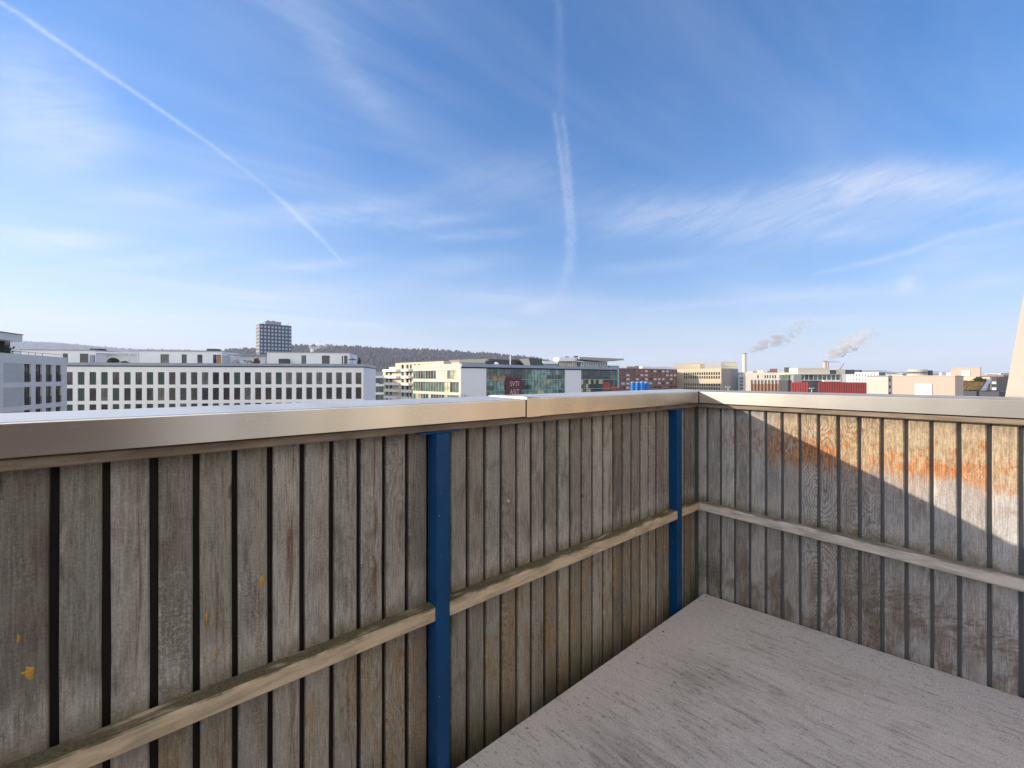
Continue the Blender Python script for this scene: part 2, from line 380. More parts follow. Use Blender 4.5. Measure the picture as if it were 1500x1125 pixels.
    b.inputs['Specular IOR Level'].default_value = .25
    bp = g.node('ShaderNodeBump'); bp.inputs['Strength'].default_value = .8; bp.inputs['Distance'].default_value = .003
    g.l.new(g.add(g.add(g.mul(fib, .5), g.mul(saw, .6)), g.mul(g.mul(ring, strong), .6)), bp.inputs['Height']); g.l.new(bp.outputs[0], b.inputs['Normal'])
    return m_
def rail_material(name, base, moss):
    m_, g, b = mat(name)
    u, v, r1, r2 = uvs(g)                      # u along, v across the section; r1 = 1 on the top face
    fib = g.noise(g.xyz(g.mul(u, 6), g.mul(v, 260), 1.0), 1, 5, .65, .5)
    bl = g.noise(g.xyz(g.mul(u, 7), g.mul(v, 30), 2.0), 1, 5, .6, .4)
    fine = g.noise(g.xyz(g.mul(u, 110), g.mul(v, 330), 3.0), 1, 4, .7)
    c = g.mix(g.step(bl, .35, .7), (*base, 1), (*[q*.62 for q in base], 1))
    c = g.mix(g.step(fib, .56, .72, 0, .55), c, (*[q*.42 for q in base], 1))
    kn = g.noise(g.xyz(g.mul(u, 5), g.mul(v, 14), 9.0), 1, 2, .5)
    c = g.mix(g.step(kn, .70, .76, 0, .7), c, (.08, .06, .045, 1))
    t = g.step(g.add(r1, g.mul(g.sub(bl, .5), 2.0)), .45, 1.0)
    c = g.mix(g.mul(t, moss), c, g.mix(g.step(fine, .4, .6), (.055, .05, .024, 1), (.15, .13, .075, 1)))
    k = g.add(.55, g.add(g.mul(fib, .5), g.mul(fine, .4)))
    c = g.mix(1.0, c, g.xyz(k, k, k), 'MULTIPLY')
    g.l.new(c, b.inputs['Base Color']); b.inputs['Roughness'].default_value = .85; b.inputs['Specular IOR Level'].default_value = .25
    bp = g.node('ShaderNodeBump'); bp.inputs['Strength'].default_value = .5; bp.inputs['Distance'].default_value = .002
    g.l.new(g.add(fib, g.mul(fine, .6)), bp.inputs['Height']); g.l.new(bp.outputs[0], b.inputs['Normal'])
    return m_
def steel_material(name, col, rough):
    m_, g, b = mat(name)
    u, v, r1, r2 = uvs(g)
    br = g.noise(g.xyz(g.mul(u, 5), g.mul(v, 500), 1.0), 1, 4, .6)
    sm = g.noise(g.xyz(g.mul(u, 3.5), g.mul(v, 9), 2.0), 1, 5, .6, .6)
    fine = g.noise(g.xyz(g.mul(u, 220), g.mul(v, 220), 3.0), 1, 3, .6)
    c = g.mix(g.step(sm, .40, .85, 0, .25), (*col, 1), (*[q*.78 for q in col], 1))
    vb = g.noise(g.xyz(g.mul(u, 4.2), g.mul(v, .4), 9.0), 1, 1.5, .5)
    c = g.mix(g.step(vb, .40, .66, 0, .5), c, (*[q*.66 for q in col], 1))  # soft reflection bands painted into the steel colour
    sp = g.noise(g.xyz(g.mul(u, 34), g.mul(v, 34), 6.0), 1, 2, .5)
    c = g.mix(g.step(sp, .74, .78, 0, .45), c, (.16, .12, .08, 1))
    g.l.new(c, b.inputs['Base Color']); b.inputs['Metallic'].default_value = 1.0
    g.l.new(g.add(g.add(rough, g.mul(r1, .28)), g.add(g.mul(g.sub(br, .5), .06), g.mul(g.sub(vb, .5), .10))), b.inputs['Roughness'])
    bp = g.node('ShaderNodeBump'); bp.inputs['Strength'].default_value = .25; bp.inputs['Distance'].default_value = .004
    wv = g.noise(g.xyz(g.mul(u, 1.8), g.mul(v, 2.5), 5.0), 1, 1.5, .45)
    g.l.new(g.add(wv, g.mul(fine, .002)), bp.inputs['Height']); g.l.new(bp.outputs[0], b.inputs['Normal'])
    return m_
def floor_material():
    m_, g, b = mat('weathered_floor_sheet')
    u, v, r1, r2 = uvs(g)                      # u = a (along left wall), v = b
    big = g.noise(g.xyz(g.mul(u, 2.3), g.mul(v, 1.5), 1.0), 1, 6, .62, .6)
    st = g.noise(g.xyz(g.mul(u, 38), g.mul(v, 5.0), 2.0), 1, 6, .66, .6)
    st2 = g.noise(g.xyz(g.mul(u, 100), g.mul(v, 16), 4.0), 1, 5, .66, .6)
    gr = g.noise(g.xyz(g.mul(u, 330), g.mul(v, 190), 3.0), 1, 4, .8)
    gr2 = g.noise(g.xyz(g.mul(u, 420), g.mul(v, 420), 8.0), 1, 3, .7)
    k = g.add(g.mul(gr, .65), g.mul(gr2, .35))
    c = g.mix(g.step(k, .40, .62), (.44, .405, .385, 1), (.86, .80, .765, 1))
    gx = g.noise(g.xyz(g.mul(u, 150), g.mul(v, 130), 31.0), 1, 5, .85)
    c = g.mix(g.step(gx, .52, .66, 0, .75), c, (.23, .205, .19, 1))
    inner = g.step(g.m('MINIMUM', g.mul(u, .9), v), .10, .50)
    worn = g.mul(g.step(g.add(g.mul(big, .36), g.add(g.mul(st, .34), g.mul(gr, .42))), .50, .70), inner)
    c = g.mix(g.mul(worn, .9), c, g.mix(g.step(k, .44, .60), (.19, .165, .152, 1), (.52, .47, .44, 1)))
    drk = g.mul(g.mul(g.step(st, .55, .68), g.step(big, .34, .52)), g.step(k, .56, .42, .0, 1))
    c = g.mix(g.mul(drk, .85), c, (.105, .086, .075, 1))
    fl = g.noise(g.xyz(g.mul(u, 85), g.mul(v, 30), 21.0), 1, 4, .7, .5)
    c = g.mix(g.mul(g.step(fl, .57, .68), g.step(big, .30, .55, .25, .8)), c, (.15, .125, .112, 1))
    drk2 = g.mul(g.mul(g.step(st2, .54, .66), g.step(k, .60, .44, .1, 1)), g.mul(g.step(st, .38, .54), g.step(inner, .0, .6, .3, 1)))
    c = g.mix(g.mul(drk2, .6), c, (.13, .105, .09, 1))
    wsp = g.noise(g.xyz(g.mul(u, 120), g.mul(v, 120), 12.0), 1, 2, .5)
    c = g.mix(g.step(wsp, .765, .79, 0, .7), c, (.85, .82, .78, 1))
    g.l.new(c, b.inputs['Base Color']); b.inputs['Roughness'].default_value = .9; b.inputs['Specular IOR Level'].default_value = .2
    bp = g.node('ShaderNodeBump'); bp.inputs['Strength'].default_value = .35; bp.inputs['Distance'].default_value = .0015
    g.l.new(k, bp.inputs['Height']); g.l.new(bp.outputs[0], b.inputs['Normal'])
    return m_
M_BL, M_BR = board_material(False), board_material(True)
M_RAIL = rail_material('tan_rail_wood', (.60, .49, .35), .95)
M_RAILR = rail_material('silver_rail_wood', (.66, .61, .55), .75)
M_TRIM = rail_material('brown_trim_wood', (.27, .22, .17), .2)
M_STEEL = steel_material('brushed_steel', (.84, .80, .72), .26)
M_STEELR = steel_material('brushed_steel_pale', (.52, .49, .45), .42)
M_FLOOR = floor_material()
def post_paint():
    m_, g, b = mat('blue_post_paint')
    tc = g.node('ShaderNodeTexCoord').outputs['Object']
    n = g.noise(tc, 5.0, 5, .6); ch = g.noise(tc, 95.0, 2, .5); dr = g.noise(tc, 38.0, 4, .6)
    c = g.mix(g.step(n, .3, .7), (.0010, .058, .185, 1), (.0008, .045, .145, 1))
    c = g.mix(g.step(dr, .60, .75, 0, .35), c, (.03, .075, .17, 1))
    c = g.mix(g.step(ch, .765, .785, 0, .8), c, (.42, .45, .48, 1))
    g.l.new(c, b.inputs['Base Color']); g.l.new(g.step(n, .3, .7, .34, .48), b.inputs['Roughness']); b.inputs['Specular IOR Level'].default_value = .3
    return m_
M_BLUE = post_paint()
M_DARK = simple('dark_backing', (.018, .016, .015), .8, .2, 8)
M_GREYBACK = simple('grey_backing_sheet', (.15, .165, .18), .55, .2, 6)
M_GAP = simple('dark_seam_sealant', (.05, .05, .035), .8, .2, 30)
M_RESIN = simple('amber_resin', (.46, .27, .04), .35, .5, 160)
M_BOLT = simple('dull_bolt_metal', (.5, .45, .38), .5, .2, 60, .0)

# ------------------------------------------------------------------ balcony
rng = random.Random(4)
def boards(W, edges, zt, zb, thick, gap, seed):
    mb = MB(); rg = random.Random(seed); c = .004
    for (p0, p1) in edges:                      # p0 < p1: clear span of one board
        r1, r2 = rg.random(), rg.random(); dj = rg.uniform(-.0025, .0015); e0, e1 = p0+rg.uniform(-.001, .001), p1+rg.uniform(-.001, .001)
        if (e1-e0) < .012: continue
        prof = [(e0, -thick), (e0, -c+dj), (e0+c, dj), (e1-c, dj), (e1, -c+dj), (e1, -thick)]
        zs = [zb+(zt-zb)*i/6 for i in range(7)]
        wob = [rg.uniform(-.0012, .0012) for _ in zs]
        for i in range(6):
            for j in range(5):
                (ua, da), (ub, db) = prof[j], prof[j+1]
                q = [(ua+wob[i], da, zs[i]), (ub+wob[i], db, zs[i]), (ub+wob[i+1], db, zs[i+1]), (ua+wob[i+1], da, zs[i+1])]
                mb.face([W(*p) for p in q], [(p[0]-(thick+p[1] if False else 0)+p[1]*.7, p[2]) for p in q], (r1, r2))
    return mb
def barm(W, p0, p1, d0, d1, z0, z1, mb=None, ch=.004, nseg=1, rg=None):
    # long bar along the wall with chamfered edges; uv: along, round the section; bid.x = 1 on the top face
    mb = mb or MB()
    sec = [(d1, z0+ch), (d1, z1-ch), (d1-ch, z1), (d0, z1), (d0, z0), (d1-ch, z0)]
    per = [0]
    for i in range(6):
        a, b = sec[i], sec[(i+1) % 6]; per.append(per[-1]+math.hypot(a[0]-b[0], a[1]-b[1]))
    jit = [(rg.uniform(-.0015, .0015) if rg else 0) for _ in range(nseg+1)]
    for k in range(nseg):
        q0, q1 = p0+(p1-p0)*k/nseg, p0+(p1-p0)*(k+1)/nseg; j0, j1 = jit[k], jit[k+1]
        for i in range(6):
            a, b = sec[i], sec[(i+1) % 6]
            t = 1.0 if i == 2 else (.75 if i == 1 else 0.0)
            mb.face([W(q0, a[0]+j0, a[1]+j0), W(q1, a[0]+j1, a[1]+j1), W(q1, b[0]+j1, b[1]+j1), W(q0, b[0]+j0, b[1]+j0)],
                    [(q0, per[i]), (q1, per[i]), (q1, per[i+1]), (q0, per[i+1])], (t, 0))
    for q, rev in ((p0, False), (p1, True)):
        pts = [W(q, *s_) for s_ in sec]; mb.face(pts[::-1] if rev else pts, [(q+s_[0], s_[1]) for s_ in sec], (0, 0))
    return mb
HCT, HCB, WIN, WOUT = -.0915, -.1655, .045, -.221
TRB = -.1957
ZB = -1.62
AEND, BEND = 5.2, 2.75
def coping(W, p0, p1, shift=0.0):
    # folded sheet cap: top with a slight fall, front and back aprons
    mb = MB(); t = .002+shift
    zt, zb = HCT+shift, HCB-shift*.5
    r = .004
    sec = [(WIN+shift, zb), (WIN+shift, zt-r), (WIN+shift-r*.3, zt-r*.3), (WIN+shift-r, zt), (WOUT-shift, zt+.004), (WOUT-shift, zb)]
    per = [0]
    for i in range(5): per.append(per[-1]+math.hypot(sec[i][0]-sec[i+1][0], sec[i][1]-sec[i+1][1]))
    return mb, sec, per
def coping_build(W, p0, p1, mat_, parent, mitre0=False, mitre1=False, shift=0.0, bow=0.0):
    mb, sec, per = coping(W, p0, p1, shift)
    n = 10
    for k in range(n):
        for i in range(5):
            a, b = sec[i], sec[i+1]
            def P(s_, t):
                q0 = p0 + (s_[0] if mitre0 else 0)          # mitred end follows the other wall's offset
                q = q0+(p1-q0)*t
                return W(q, s_[0]+(bow*math.sin(t*9.0) if s_[0] > 0 else 0), s_[1]), q
            A0, u0 = P(a, k/n); A1, u1 = P(a, (k+1)/n); B1, u2 = P(b, (k+1)/n); B0, u3 = P(b, k/n)
            mb.face([A0, A1, B1, B0], [(u0, per[i]), (u1, per[i]), (u2, per[i+1]), (u3, per[i+1])], (1.0 if i == 3 else 0.0, 0))
    for q, rev in ((p0, 0), (p1, 1)):
        pts = [W((q+(s_[0] if (mitre0 and not rev) else 0)), *s_) for s_ in sec]
        mb.face(pts if rev else pts[::-1])
    return mb.build('coping', mat_, parent, fix=True)

# -- left parapet
PL, KL = .085, 34.632
fl = empty('wooden_parapet', WL(2.0, 0, -1.42), 0, 'long grey brown board parapet with two blue steel posts and a tan mid rail', 'parapet', 'board parapets round the balcony')
def under(root):                                # children are written in world coordinates
    root.matrix_world = Matrix.Translation(root.location); inv = Matrix.Translation(-Vector(root.location))
    def fixp(o): o.matrix_parent_inverse = inv; return o
    return fixp
fx = under(fl)
g2 = .0078
edges = []
k = 34
a_hi = (KL-34)*PL-g2
edges.append((.004, a_hi))
for k in range(33, -27, -1): edges.append(((KL-k-1)*PL+g2, (KL-k)*PL-g2))
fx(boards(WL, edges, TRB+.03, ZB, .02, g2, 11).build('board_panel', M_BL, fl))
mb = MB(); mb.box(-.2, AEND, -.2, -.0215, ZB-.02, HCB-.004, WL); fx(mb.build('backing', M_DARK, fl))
fx(barm(WL, .03, AEND, -.015, .028, TRB, HCB-.004, ch=.003).build('top_trim', M_TRIM, fl))
RT, RB, RD = -.8187, -.8688, .0535
P1a, P1b, P1d = 1.957, 2.012, .0627
P2a, P2b, P2d = .279, .336, .0556
rr = random.Random(8)
fx(barm(WL, P1b+.0005, AEND, .002, RD, RB, RT, nseg=14, rg=rr).build('mid_rail', M_RAIL, fl))
fx(barm(WL, P2b+.0005, P1a-.0005, .002, RD+.003, RB-.001, RT+.001, nseg=10, rg=rr).build('mid_rail', M_RAIL, fl))
fx(barm(WL, .056, P2a-.0005, .002, RD, RB, RT, nseg=2, rg=rr).build('mid_rail', M_RAIL, fl))
for (a0, a1, dd) in ((P1a, P1b, P1d), (P2a, P2b, P2d)):
    mb = MB(); c = .003
    sec = [(a0, .002), (a0, dd-c), (a0+c, dd), (a1-c, dd), (a1, dd-c), (a1, .002)]
    zt, zb = TRB-.006, -1.75
    for i in range(6):
        A, B_ = sec[i], sec[(i+1) % 6]
        mb.face([WL(*A, zb), WL(*B_, zb), WL(*B_, zt), WL(*A, zt)])
    mb.face([WL(*s_, zt) for s_ in sec])
    po = fx(mb.build('steel_post', M_BLUE, fl, fix=True))
    mb = MB(); mb.box(a0-.055, a1+.055, .003, min(dd, .03)+.012, TRB-.0055, TRB-.0005, WL)
    pl = mb.build('cap_plate', M_BLUE, po); pl.matrix_parent_inverse = Matrix.Identity(4)
AJ = None
def a_of_x(x, d=0.0):                            # distance along the left wall seen at pixel column x
    c, s_ = math.cos(TH), math.sin(TH); uu = (x-CX)/F
    return (CR.x+s_*d-uu*(CR.y-c*d))/(c-uu*s_)
def a_to(x, y, d=.0015):
    a = a_of_x(x, d); q = CR - a*dL - d*nL
    return a, -(y-HY)/F*q.y
AJ = a_of_x(770.5, WIN)
coping_build(WL, AJ+.003, AEND, M_STEEL, fl, bow=.0012)['label'] = 'long dull steel coping section left of the joint'
fl_c = coping_build(WL, WIN*0, AJ-.002, M_STEEL, fl, mitre0=True, shift=.0025, bow=.0008)
fl_c['label'] = 'tan reflecting steel coping section between joint and corner'
for o in fl.children:
    if o.name.startswith('coping'): fx(o)
mb = MB(); aj2 = a_of_x(791, WIN)                # raised joint sleeve
for (d0, d1, z0, z1) in ((WIN+.0028, WIN+.0042, HCB-.003, HCT+.0042), (WOUT-.0042, WIN+.0028, HCT+.0068, HCT+.0082)):
    mb.box(aj2, AJ-.001, d0, d1, z0, z1, WL)
fx(mb.build('joint_sleeve', M_STEEL, fl))
mb = MB(); mb.box(AJ-.0015, AJ+.0025, WOUT, WIN-.002, HCB+.002, HCT-.002, WL); fx(mb.build('joint_gap', M_GAP, fl))
# round bolt and resin spots
a, z = a_to(744, 734)
mb = MB(); mb.blob(WL(a, .001, z), (.0075, .0075, .0075), rng, .03, 2); fx(mb.build('bolt', M_BOLT, fl, smooth=True))
def resin(x, y, w, h, seed):
    a, z = a_to(x, y); rg = random.Random(seed); mb = MB(); n = 22
    rim = []
    for i in range(n):
        t = 2*math.pi*i/n; k = rg.uniform(.55, 1.1)
        rim.append((a+math.cos(t)*w*k, z+math.sin(t)*h*k*(1.25 if math.sin(t) < 0 else 1)))
    ins = [(a+(p[0]-a)*.55, z+(p[1]-z)*.6) for p in rim]
    for i in range(n):
        j = (i+1) % n
        mb.face([WL(rim[i][0], -.001, rim[i][1]), WL(rim[j][0], -.001, rim[j][1]), WL(ins[j][0], .0022, ins[j][1]), WL(ins[i][0], .0022, ins[i][1])])
        mb.face([WL(ins[i][0], .0022, ins[i][1]), WL(ins[j][0], .0022, ins[j][1]), WL(a, .003, z)])
    fx(mb.build('resin_spot', M_RESIN, fl, fix=True, smooth=True))
for i, q in enumerate(((384, 850, .008, .018), (303, 905, .0042, .022), (42, 985, .014, .017), (27, 934, .0042, .013), (318, 955, .003, .011))): resin(*q, i)

# -- right parapet
PR, KR = .0877, .921
fr = empty('wooden_parapet', WR(1.2, 0, -1.42), 0, 'silver grey board parapet with orange stained boards in sunlight and a pale mid rail', 'parapet', 'board parapets round the balcony')
fxr = under(fr)
edges = [(.022, KR*PR-.007)]
for k in range(0, 36): edges.append(((KR+k)*PR+.007, (KR+k+1)*PR-.007))
fxr(boards(WR, edges, TRB+.03, ZB, .02, .007, 23).build('board_panel', M_BR, fr))
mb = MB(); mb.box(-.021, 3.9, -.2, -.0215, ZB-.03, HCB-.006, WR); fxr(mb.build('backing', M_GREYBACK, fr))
fxr(barm(WR, .0285, 3.9, -.015, .028, TRB, HCB-.004, ch=.003).build('top_trim', M_TRIM, fr))
fxr(barm(WR, .058, 3.9, .002, .0557, RB, RT, nseg=14, rg=rr).build('mid_rail', M_RAILR, fr))
cr_ = coping_build(WR, WIN*0, 3.9, M_STEELR, fr, mitre0=True, bow=.0006); fxr(cr_)
mb = MB(); q = WIN+.0015
mb.box(WIN-.004, WIN+.006, WIN-.004, WIN+.006, HCB-.001, HCT-.0005, WR); fxr(mb.build('corner_seam', M_GAP, fr))

# -- floor
def ZF(b): return -1.4176+.07*(b-.07)
mb = MB()
c0 = .0754; top = []
fa0, fb0 = .03, c0
def FP(a, b, dz=0):                              # a measured from right wall plane, b from left wall plane
    q = CR - a*dL - b*nL; return (q.x, q.y, H+ZF(b)+dz)
ptsA = [(fa0+.006, fb0), (fa0, fb0+.006), (fa0, 2.9), (AEND, 2.9), (AEND, fb0)]
mb.face([FP(*p) for p in ptsA], ptsA)
bt = [FP(*p, -.04) for p in ptsA]
for i in range(5):
    j = (i+1) % 5; mb.face([FP(*ptsA[i]), FP(*ptsA[j]), bt[j], bt[i]], [ptsA[i], ptsA[j], ptsA[j], ptsA[i]])
mb.face(bt[::-1])
flo = mb.build('balcony_floor', M_FLOOR, None, fix=True); tag(flo, 'taupe weathered balcony floor sheet with dark streaks', 'floor', kind='structure')
for (a, b) in ((fa0+.03, fb0+.025), (.62, fb0+.05), (1.0, 1.2)):
    mb = MB(); mb.cyl(FP(a, b, .0005), FP(a, b, .0022), .005, .0045, 12)
    fs = mb.build('screw', M_DARK, flo)
mb = MB(); mb.box(-.3, AEND, -.25, 3.0, 0, 1, lambda a, b, t: FP(a, b, -.28-.25*(1-t)) if True else None)
slab = mb.build('balcony_slab', M_DARK, None, fix=True); tag(slab, 'dark slab under the balcony floor', 'slab', kind='structure')

# ------------------------------------------------------------------ town helpers
def PX(x, d): return Vector(((x-CX)/F*d, d))
def PZ(y, d): return H-(y-HY)/F*d
class Bld:
    def __init__(s, name, label, cat, xl, dl, xr, dr, group=None):
        s.p0, s.p1 = PX(xl, dl), PX(xr, dr); u = s.p1-s.p0; s.W = u.length; s.ud = u/s.W; s.vd = Vector((-s.ud.y, s.ud.x))
        s.root = empty(name, (s.p0.x, s.p0.y, 0), math.atan2(s.ud.y, s.ud.x), label, cat, group)
    def u(s, x, v=0.0):
        r = (x-CX)/F; o = s.p0+s.vd*v                 # o.x + t*ud.x = r*(o.y + t*ud.y)
        return (r*o.y-o.x)/(s.ud.x-r*s.ud.y)
    def z(s, x, y, v=0.0):
        t = s.u(x, v); return PZ(y, (s.p0+s.vd*v+s.ud*t).y)
    def box(s, name, m_, *bx, parent=None, join=False):
        if not join:
            for b in bx: mb = MB(); mb.box(*b); o = mb.build(name, m_, parent or s.root)
            return o
        mb = MB()
        for b in bx: mb.box(*b)
        return mb.build(name, m_, parent or s.root)
    def facade(s, m_, u0, u1, z0, z1, cols, rows, t=.3, v=0.0, name='wall', back=None):
        # wall with real openings: bands between the rows, piers between the columns, optional core behind
        mb = MB(); zz = z0
        for (za, zb) in sorted(rows):
            if za > zz: mb.box(u0, u1, v, v+t, zz, za)
            uu = u0
            for (ua, ub) in sorted(cols):
                if ua > uu: mb.box(uu, ua, v, v+t, za, zb)
                uu = ub
            if uu < u1: mb.box(uu, u1, v, v+t, za, zb)
            zz = zb
        if zz < z1: mb.box(u0, u1, v, v+t, zz, z1)
        if back: mb.box(u0, u1, v+t+.002, back, z0, z1)
        return mb.build(name, m_, s.root)
    def windows(s, cols, rows, mats, rec=.2, v=0.0, seed=1, frame=None, split=True, name='window'):
        rg = random.Random(seed); cache = {}
        for (za, zb) in rows:
            for (ua, ub) in cols:
                w, h = ub-ua, zb-za; key = (round(w, 2), round(h, 2))
                m_ = mats[rg.randrange(len(mats))]
                if frame:
                    if key not in cache:
                        mb = MB(); f = .07
                        mb.box(0, f, -.03, .03, 0, h); mb.box(w-f, w, -.03, .03, 0, h); mb.box(f, w-f, -.03, .03, 0, f); mb.box(f, w-f, -.03, .03, h-f, h)
                        if split: mb.box(w/2-.03, w/2+.03, -.025, .03, f, h-f)
                        cache[key] = mb.mesh('window', [frame])
                    o = bpy.data.objects.new(name, cache[key]); COL.objects.link(o); o.parent = s.root; o.location = (ua, v+rec, za)
                    k2 = key+(m_.name,)
                    if k2 not in cache:
                        mb = MB(); mb.box(.07, w-.07, .0, .02, .07, h-.07); cache[k2] = mb.mesh('pane', [m_])
                    p = bpy.data.objects.new('shutter' if 'shutter' in m_.name else 'pane', cache[k2]); COL.objects.link(p); p.parent = o
                else:
                    k2 = key+(m_.name,)
                    if k2 not in cache:
                        mb = MB(); mb.box(0, w, 0, .04, 0, h); cache[k2] = mb.mesh('window', [m_])
                    o = bpy.data.objects.new(name, cache[k2]); COL.objects.link(o); o.parent = s.root; o.location = (ua, v+rec, za)
    def stuffwin(s, cols, rows, m_, rec=.2, v=0.0):
        mb = MB()
        for (za, zb) in rows:
            for (ua, ub) in cols: mb.box(ua, ub, v+rec, v+rec+.04, za, zb)
        o = mb.build('window_rows', m_, s.root); o['kind'] = 'stuff'
def grid(u0, n, pitch, w): return [(u0+i*pitch, u0+i*pitch+w) for i in range(n)]

M_WHITE = simple('white_render', (.82, .82, .82), .8, .05, .15, dirt=((.45, .46, .48), .35))
M_WHITE2 = simple('attic_white_render', (.80, .81, .83), .8, .06, .2)
M_ZINC = simple('grey_zinc_parapet', (.30, .34, .42), .45, .15, .3, .3)
M_SLOT = simple('dark_shadow_joint', (.03, .03, .032), .8, .1)
M_BRICKW = simple('pale_brick', (.70, .67, .63), .85, .10, .6)
M_BRICKD = simple('grey_brick_panel', (.52, .50, .48), .9, .16, 2.5)
M_FRAME = simple('dark_window_frame', (.05, .045, .045), .5, .1)
M_GLD = glass('dark_glass', (.035, .04, .045))
M_GLB = glass('brown_glass', (.06, .045, .04))
M_GLC = glass('curtained_glass', (.20, .19, .18), .15, .5)
M_GLG = glass('green_glass', (.09, .16, .13))
M_GLT = glass('teal_glass', (.24, .40, .36), .05, 1.0)
M_GLY = glass('warm_lit_blind_glass', (.60, .58, .38), .2, .5)
M_SHUT = simple('green_shutter', (.045, .085, .065), .6, .1, 4)
M_CREAM = simple('cream_render', (.60, .54, .42), .85, .06, .3)
M_CREAM2 = simple('pale_cream_render', (.60, .56, .48), .85, .05, .3)
M_PINK = simple('pinkish_beige_render', (.50, .41, .345), .85, .05, .3)
M_BEIGE = simple('beige_stone', (.50, .44, .32), .85, .08, .3)
M_GREY = simple('grey_panel', (.30, .31, .33), .7, .1, .3)
M_DGREY = simple('dark_grey_roof', (.07, .072, .08), .7, .15, .3)
M_RED = simple('red_slat_paint', (.36, .045, .035), .6, .15, .5)
M_REDBR = simple('red_brown_brick', (.20, .085, .075), .9, .18, .8)
M_TERRA = simple('terracotta_infill', (.42, .20, .12), .8, .12, .5)
M_BANNER = simple('dark_red_banner', (.11, .02, .028), .6, .1)
M_LETTER = simple('grey_letter_paint', (.50, .45, .42), .6, .05)
M_PANELW = simple('white_metal_panel', (.72, .73, .76), .5, .03, .2)
M_TURQ = simple('turquoise_sheet', (.22, .42, .42), .5, .1)
M_LIT = simple('painted_sky_reflection', (.55, .55, .55), .3, .2, 1.0)  # bright sky reflection put into the pane colour
M_ORANGE = simple('orange_blind_and_glint', (.42, .21, .08), .7, .15, 1)  # attic blind colour, also paints the glass office's orange reflections
M_BARREL = simple('blue_barrel_plastic', (.008, .16, .50), .4, .08, 3)
M_LEAF = simple('dark_evergreen_leaf', (.030, .045, .016), .8, .3, 5)
M_DRY = simple('dry_brown_sedum', (.16, .10, .04), .9, .3, 2)
M_BARK = simple('bare_bark', (.09, .07, .06), .9, .2, 3)
M_PINKST = simple('red_crane_steel', (.42, .10, .12), .6, .1)

exec_order = []
# ------------------------------------------------------------------ ground
def ground():
    m_, g, b = mat('town_ground')
    tc = g.node('ShaderNodeTexCoord').outputs['Object']
    n = g.noise(tc, .01, 6, .6); n2 = g.noise(tc, .12, 5, .6)
    c = g.mix(g.step(n, .42, .6), (.22, .21, .20, 1), (.12, .12, .08, 1)); c = g.mix(g.step(n2, .5, .7, 0, .5), c, (.17, .16, .15, 1))
    g.l.new(c, b.inputs['Base Color']); b.inputs['Roughness'].default_value = .9
    mb = MB(); mb.face([(-16000, -4000, 0), (16000, -4000, 0), (16000, 16000, 0), (-16000, 16000, 0)])
    tag(mb.build('ground', m_), 'flat town ground below the balcony', 'ground', kind='structure')
    ma = simple('asphalt', (.05, .05, .052), .9, .2, .4)
    mb = MB(); p, q = PX(60, 70), PX(1100, 100); d = (q-p).normalized(); n_ = Vector((-d.y, d.x)); p -= d*60; q += d*60
    mb.face([(p.x, p.y, .004), (q.x, q.y, .004), (q.x+n_.x*8, q.y+n_.y*8, .004), (p.x+n_.x*8, p.y+n_.y*8, .004)])
    tag(mb.build('road', ma), 'asphalt street between the balcony and the buildings', 'road', kind='structure')
ground()

# ------------------------------------------------------------------ the house the balcony belongs to
def own_house():
    m_ = simple('cream_house_render', (.47, .44, .395), .85, .06, 1.5)
    ho = empty('rendered_house', WR(3.2, -2, -H), 0, 'smooth cream rendered house wall with slanted edge rising beyond the right parapet', 'house')
    f = under(ho)
    # side wall beyond the right parapet with the slanted edge
    b0, b1 = 1.348, None
    def wall_b(x, y, d):
        th = TH2; r = (x-CX)/F; n = nR; t = ((CR - d*nR) @ nR)/(r*n.x+n.y); q = Vector((r*t, t)); v = CR - d*nR - q
        return v @ dR, -(y-HY)/F*t
    A = wall_b(1471.5, 585, -.24); B_ = wall_b(1500, 428, -.24)
    sl = (B_[0]-A[0])/(B_[1]-A[1]); zt = 3.4; zb = -H
    def bb(z): return A[0]+sl*(z-A[1])
    mb = MB()
    prof = [(bb(-.6), -.6), (bb(zt), zt), (9.0, zt), (9.0, zb), (bb(-.6), zb)]
    for d in (-.24, -4.5):
        mb.face([WR(p[0], d, p[1]) for p in prof])
    for i in range(5):
        p, q = prof[i], prof[(i+1) % 5]; mb.face([WR(p[0], -.24, p[1]), WR(q[0], -.24, q[1]), WR(q[0], -4.5, q[1]), WR(p[0], -4.5, p[1])])
    f(mb.build('gable_wall', m_, ho, fix=True))
    # facade behind the camera with a wide glazed door
    mb = MB()
    for (b_, e_, z0, z1) in ((-.2, 2.75, -2, 2.4), (5.0, 5.9, -2, 2.4), (2.75, 5.0, .95, 2.4)):
        mb.box(b_, e_, 3.0, 3.3, z0, z1, WL)
    mb.box(-.2, 5.9, 3.302, 9, -H, 2.4, WL)
    f(mb.build('facade', m_, ho))
    mb = MB(); mb.box(2.75, 5.0, 3.2, 3.23, -2, .95, WL); dr = f(mb.build('glass_door', M_GLB, ho))
    mb = MB()
    for a in (2.75, 3.84, 4.93): mb.box(a, a+.07, 3.12, 3.198, -2, .95, WL)
    mb.box(2.821, 4.929, 3.12, 3.198, .88, .95, WL)
    f(mb.build('door_frame', M_FRAME, ho))
    mb = MB(); mb.box(1.75, 2.74, 2.9, 2.98, -1.3, .95, WL); f(mb.build('sliding_shutter', M_GREY, ho))  # unseen grey panel added to give the left coping a light grey reflection
    mb = MB(); mb.box(-.2, 5.9, -.15, 3.0, -H, -2.05, WL); f(mb.build('lower_storeys', m_, ho))
own_house()

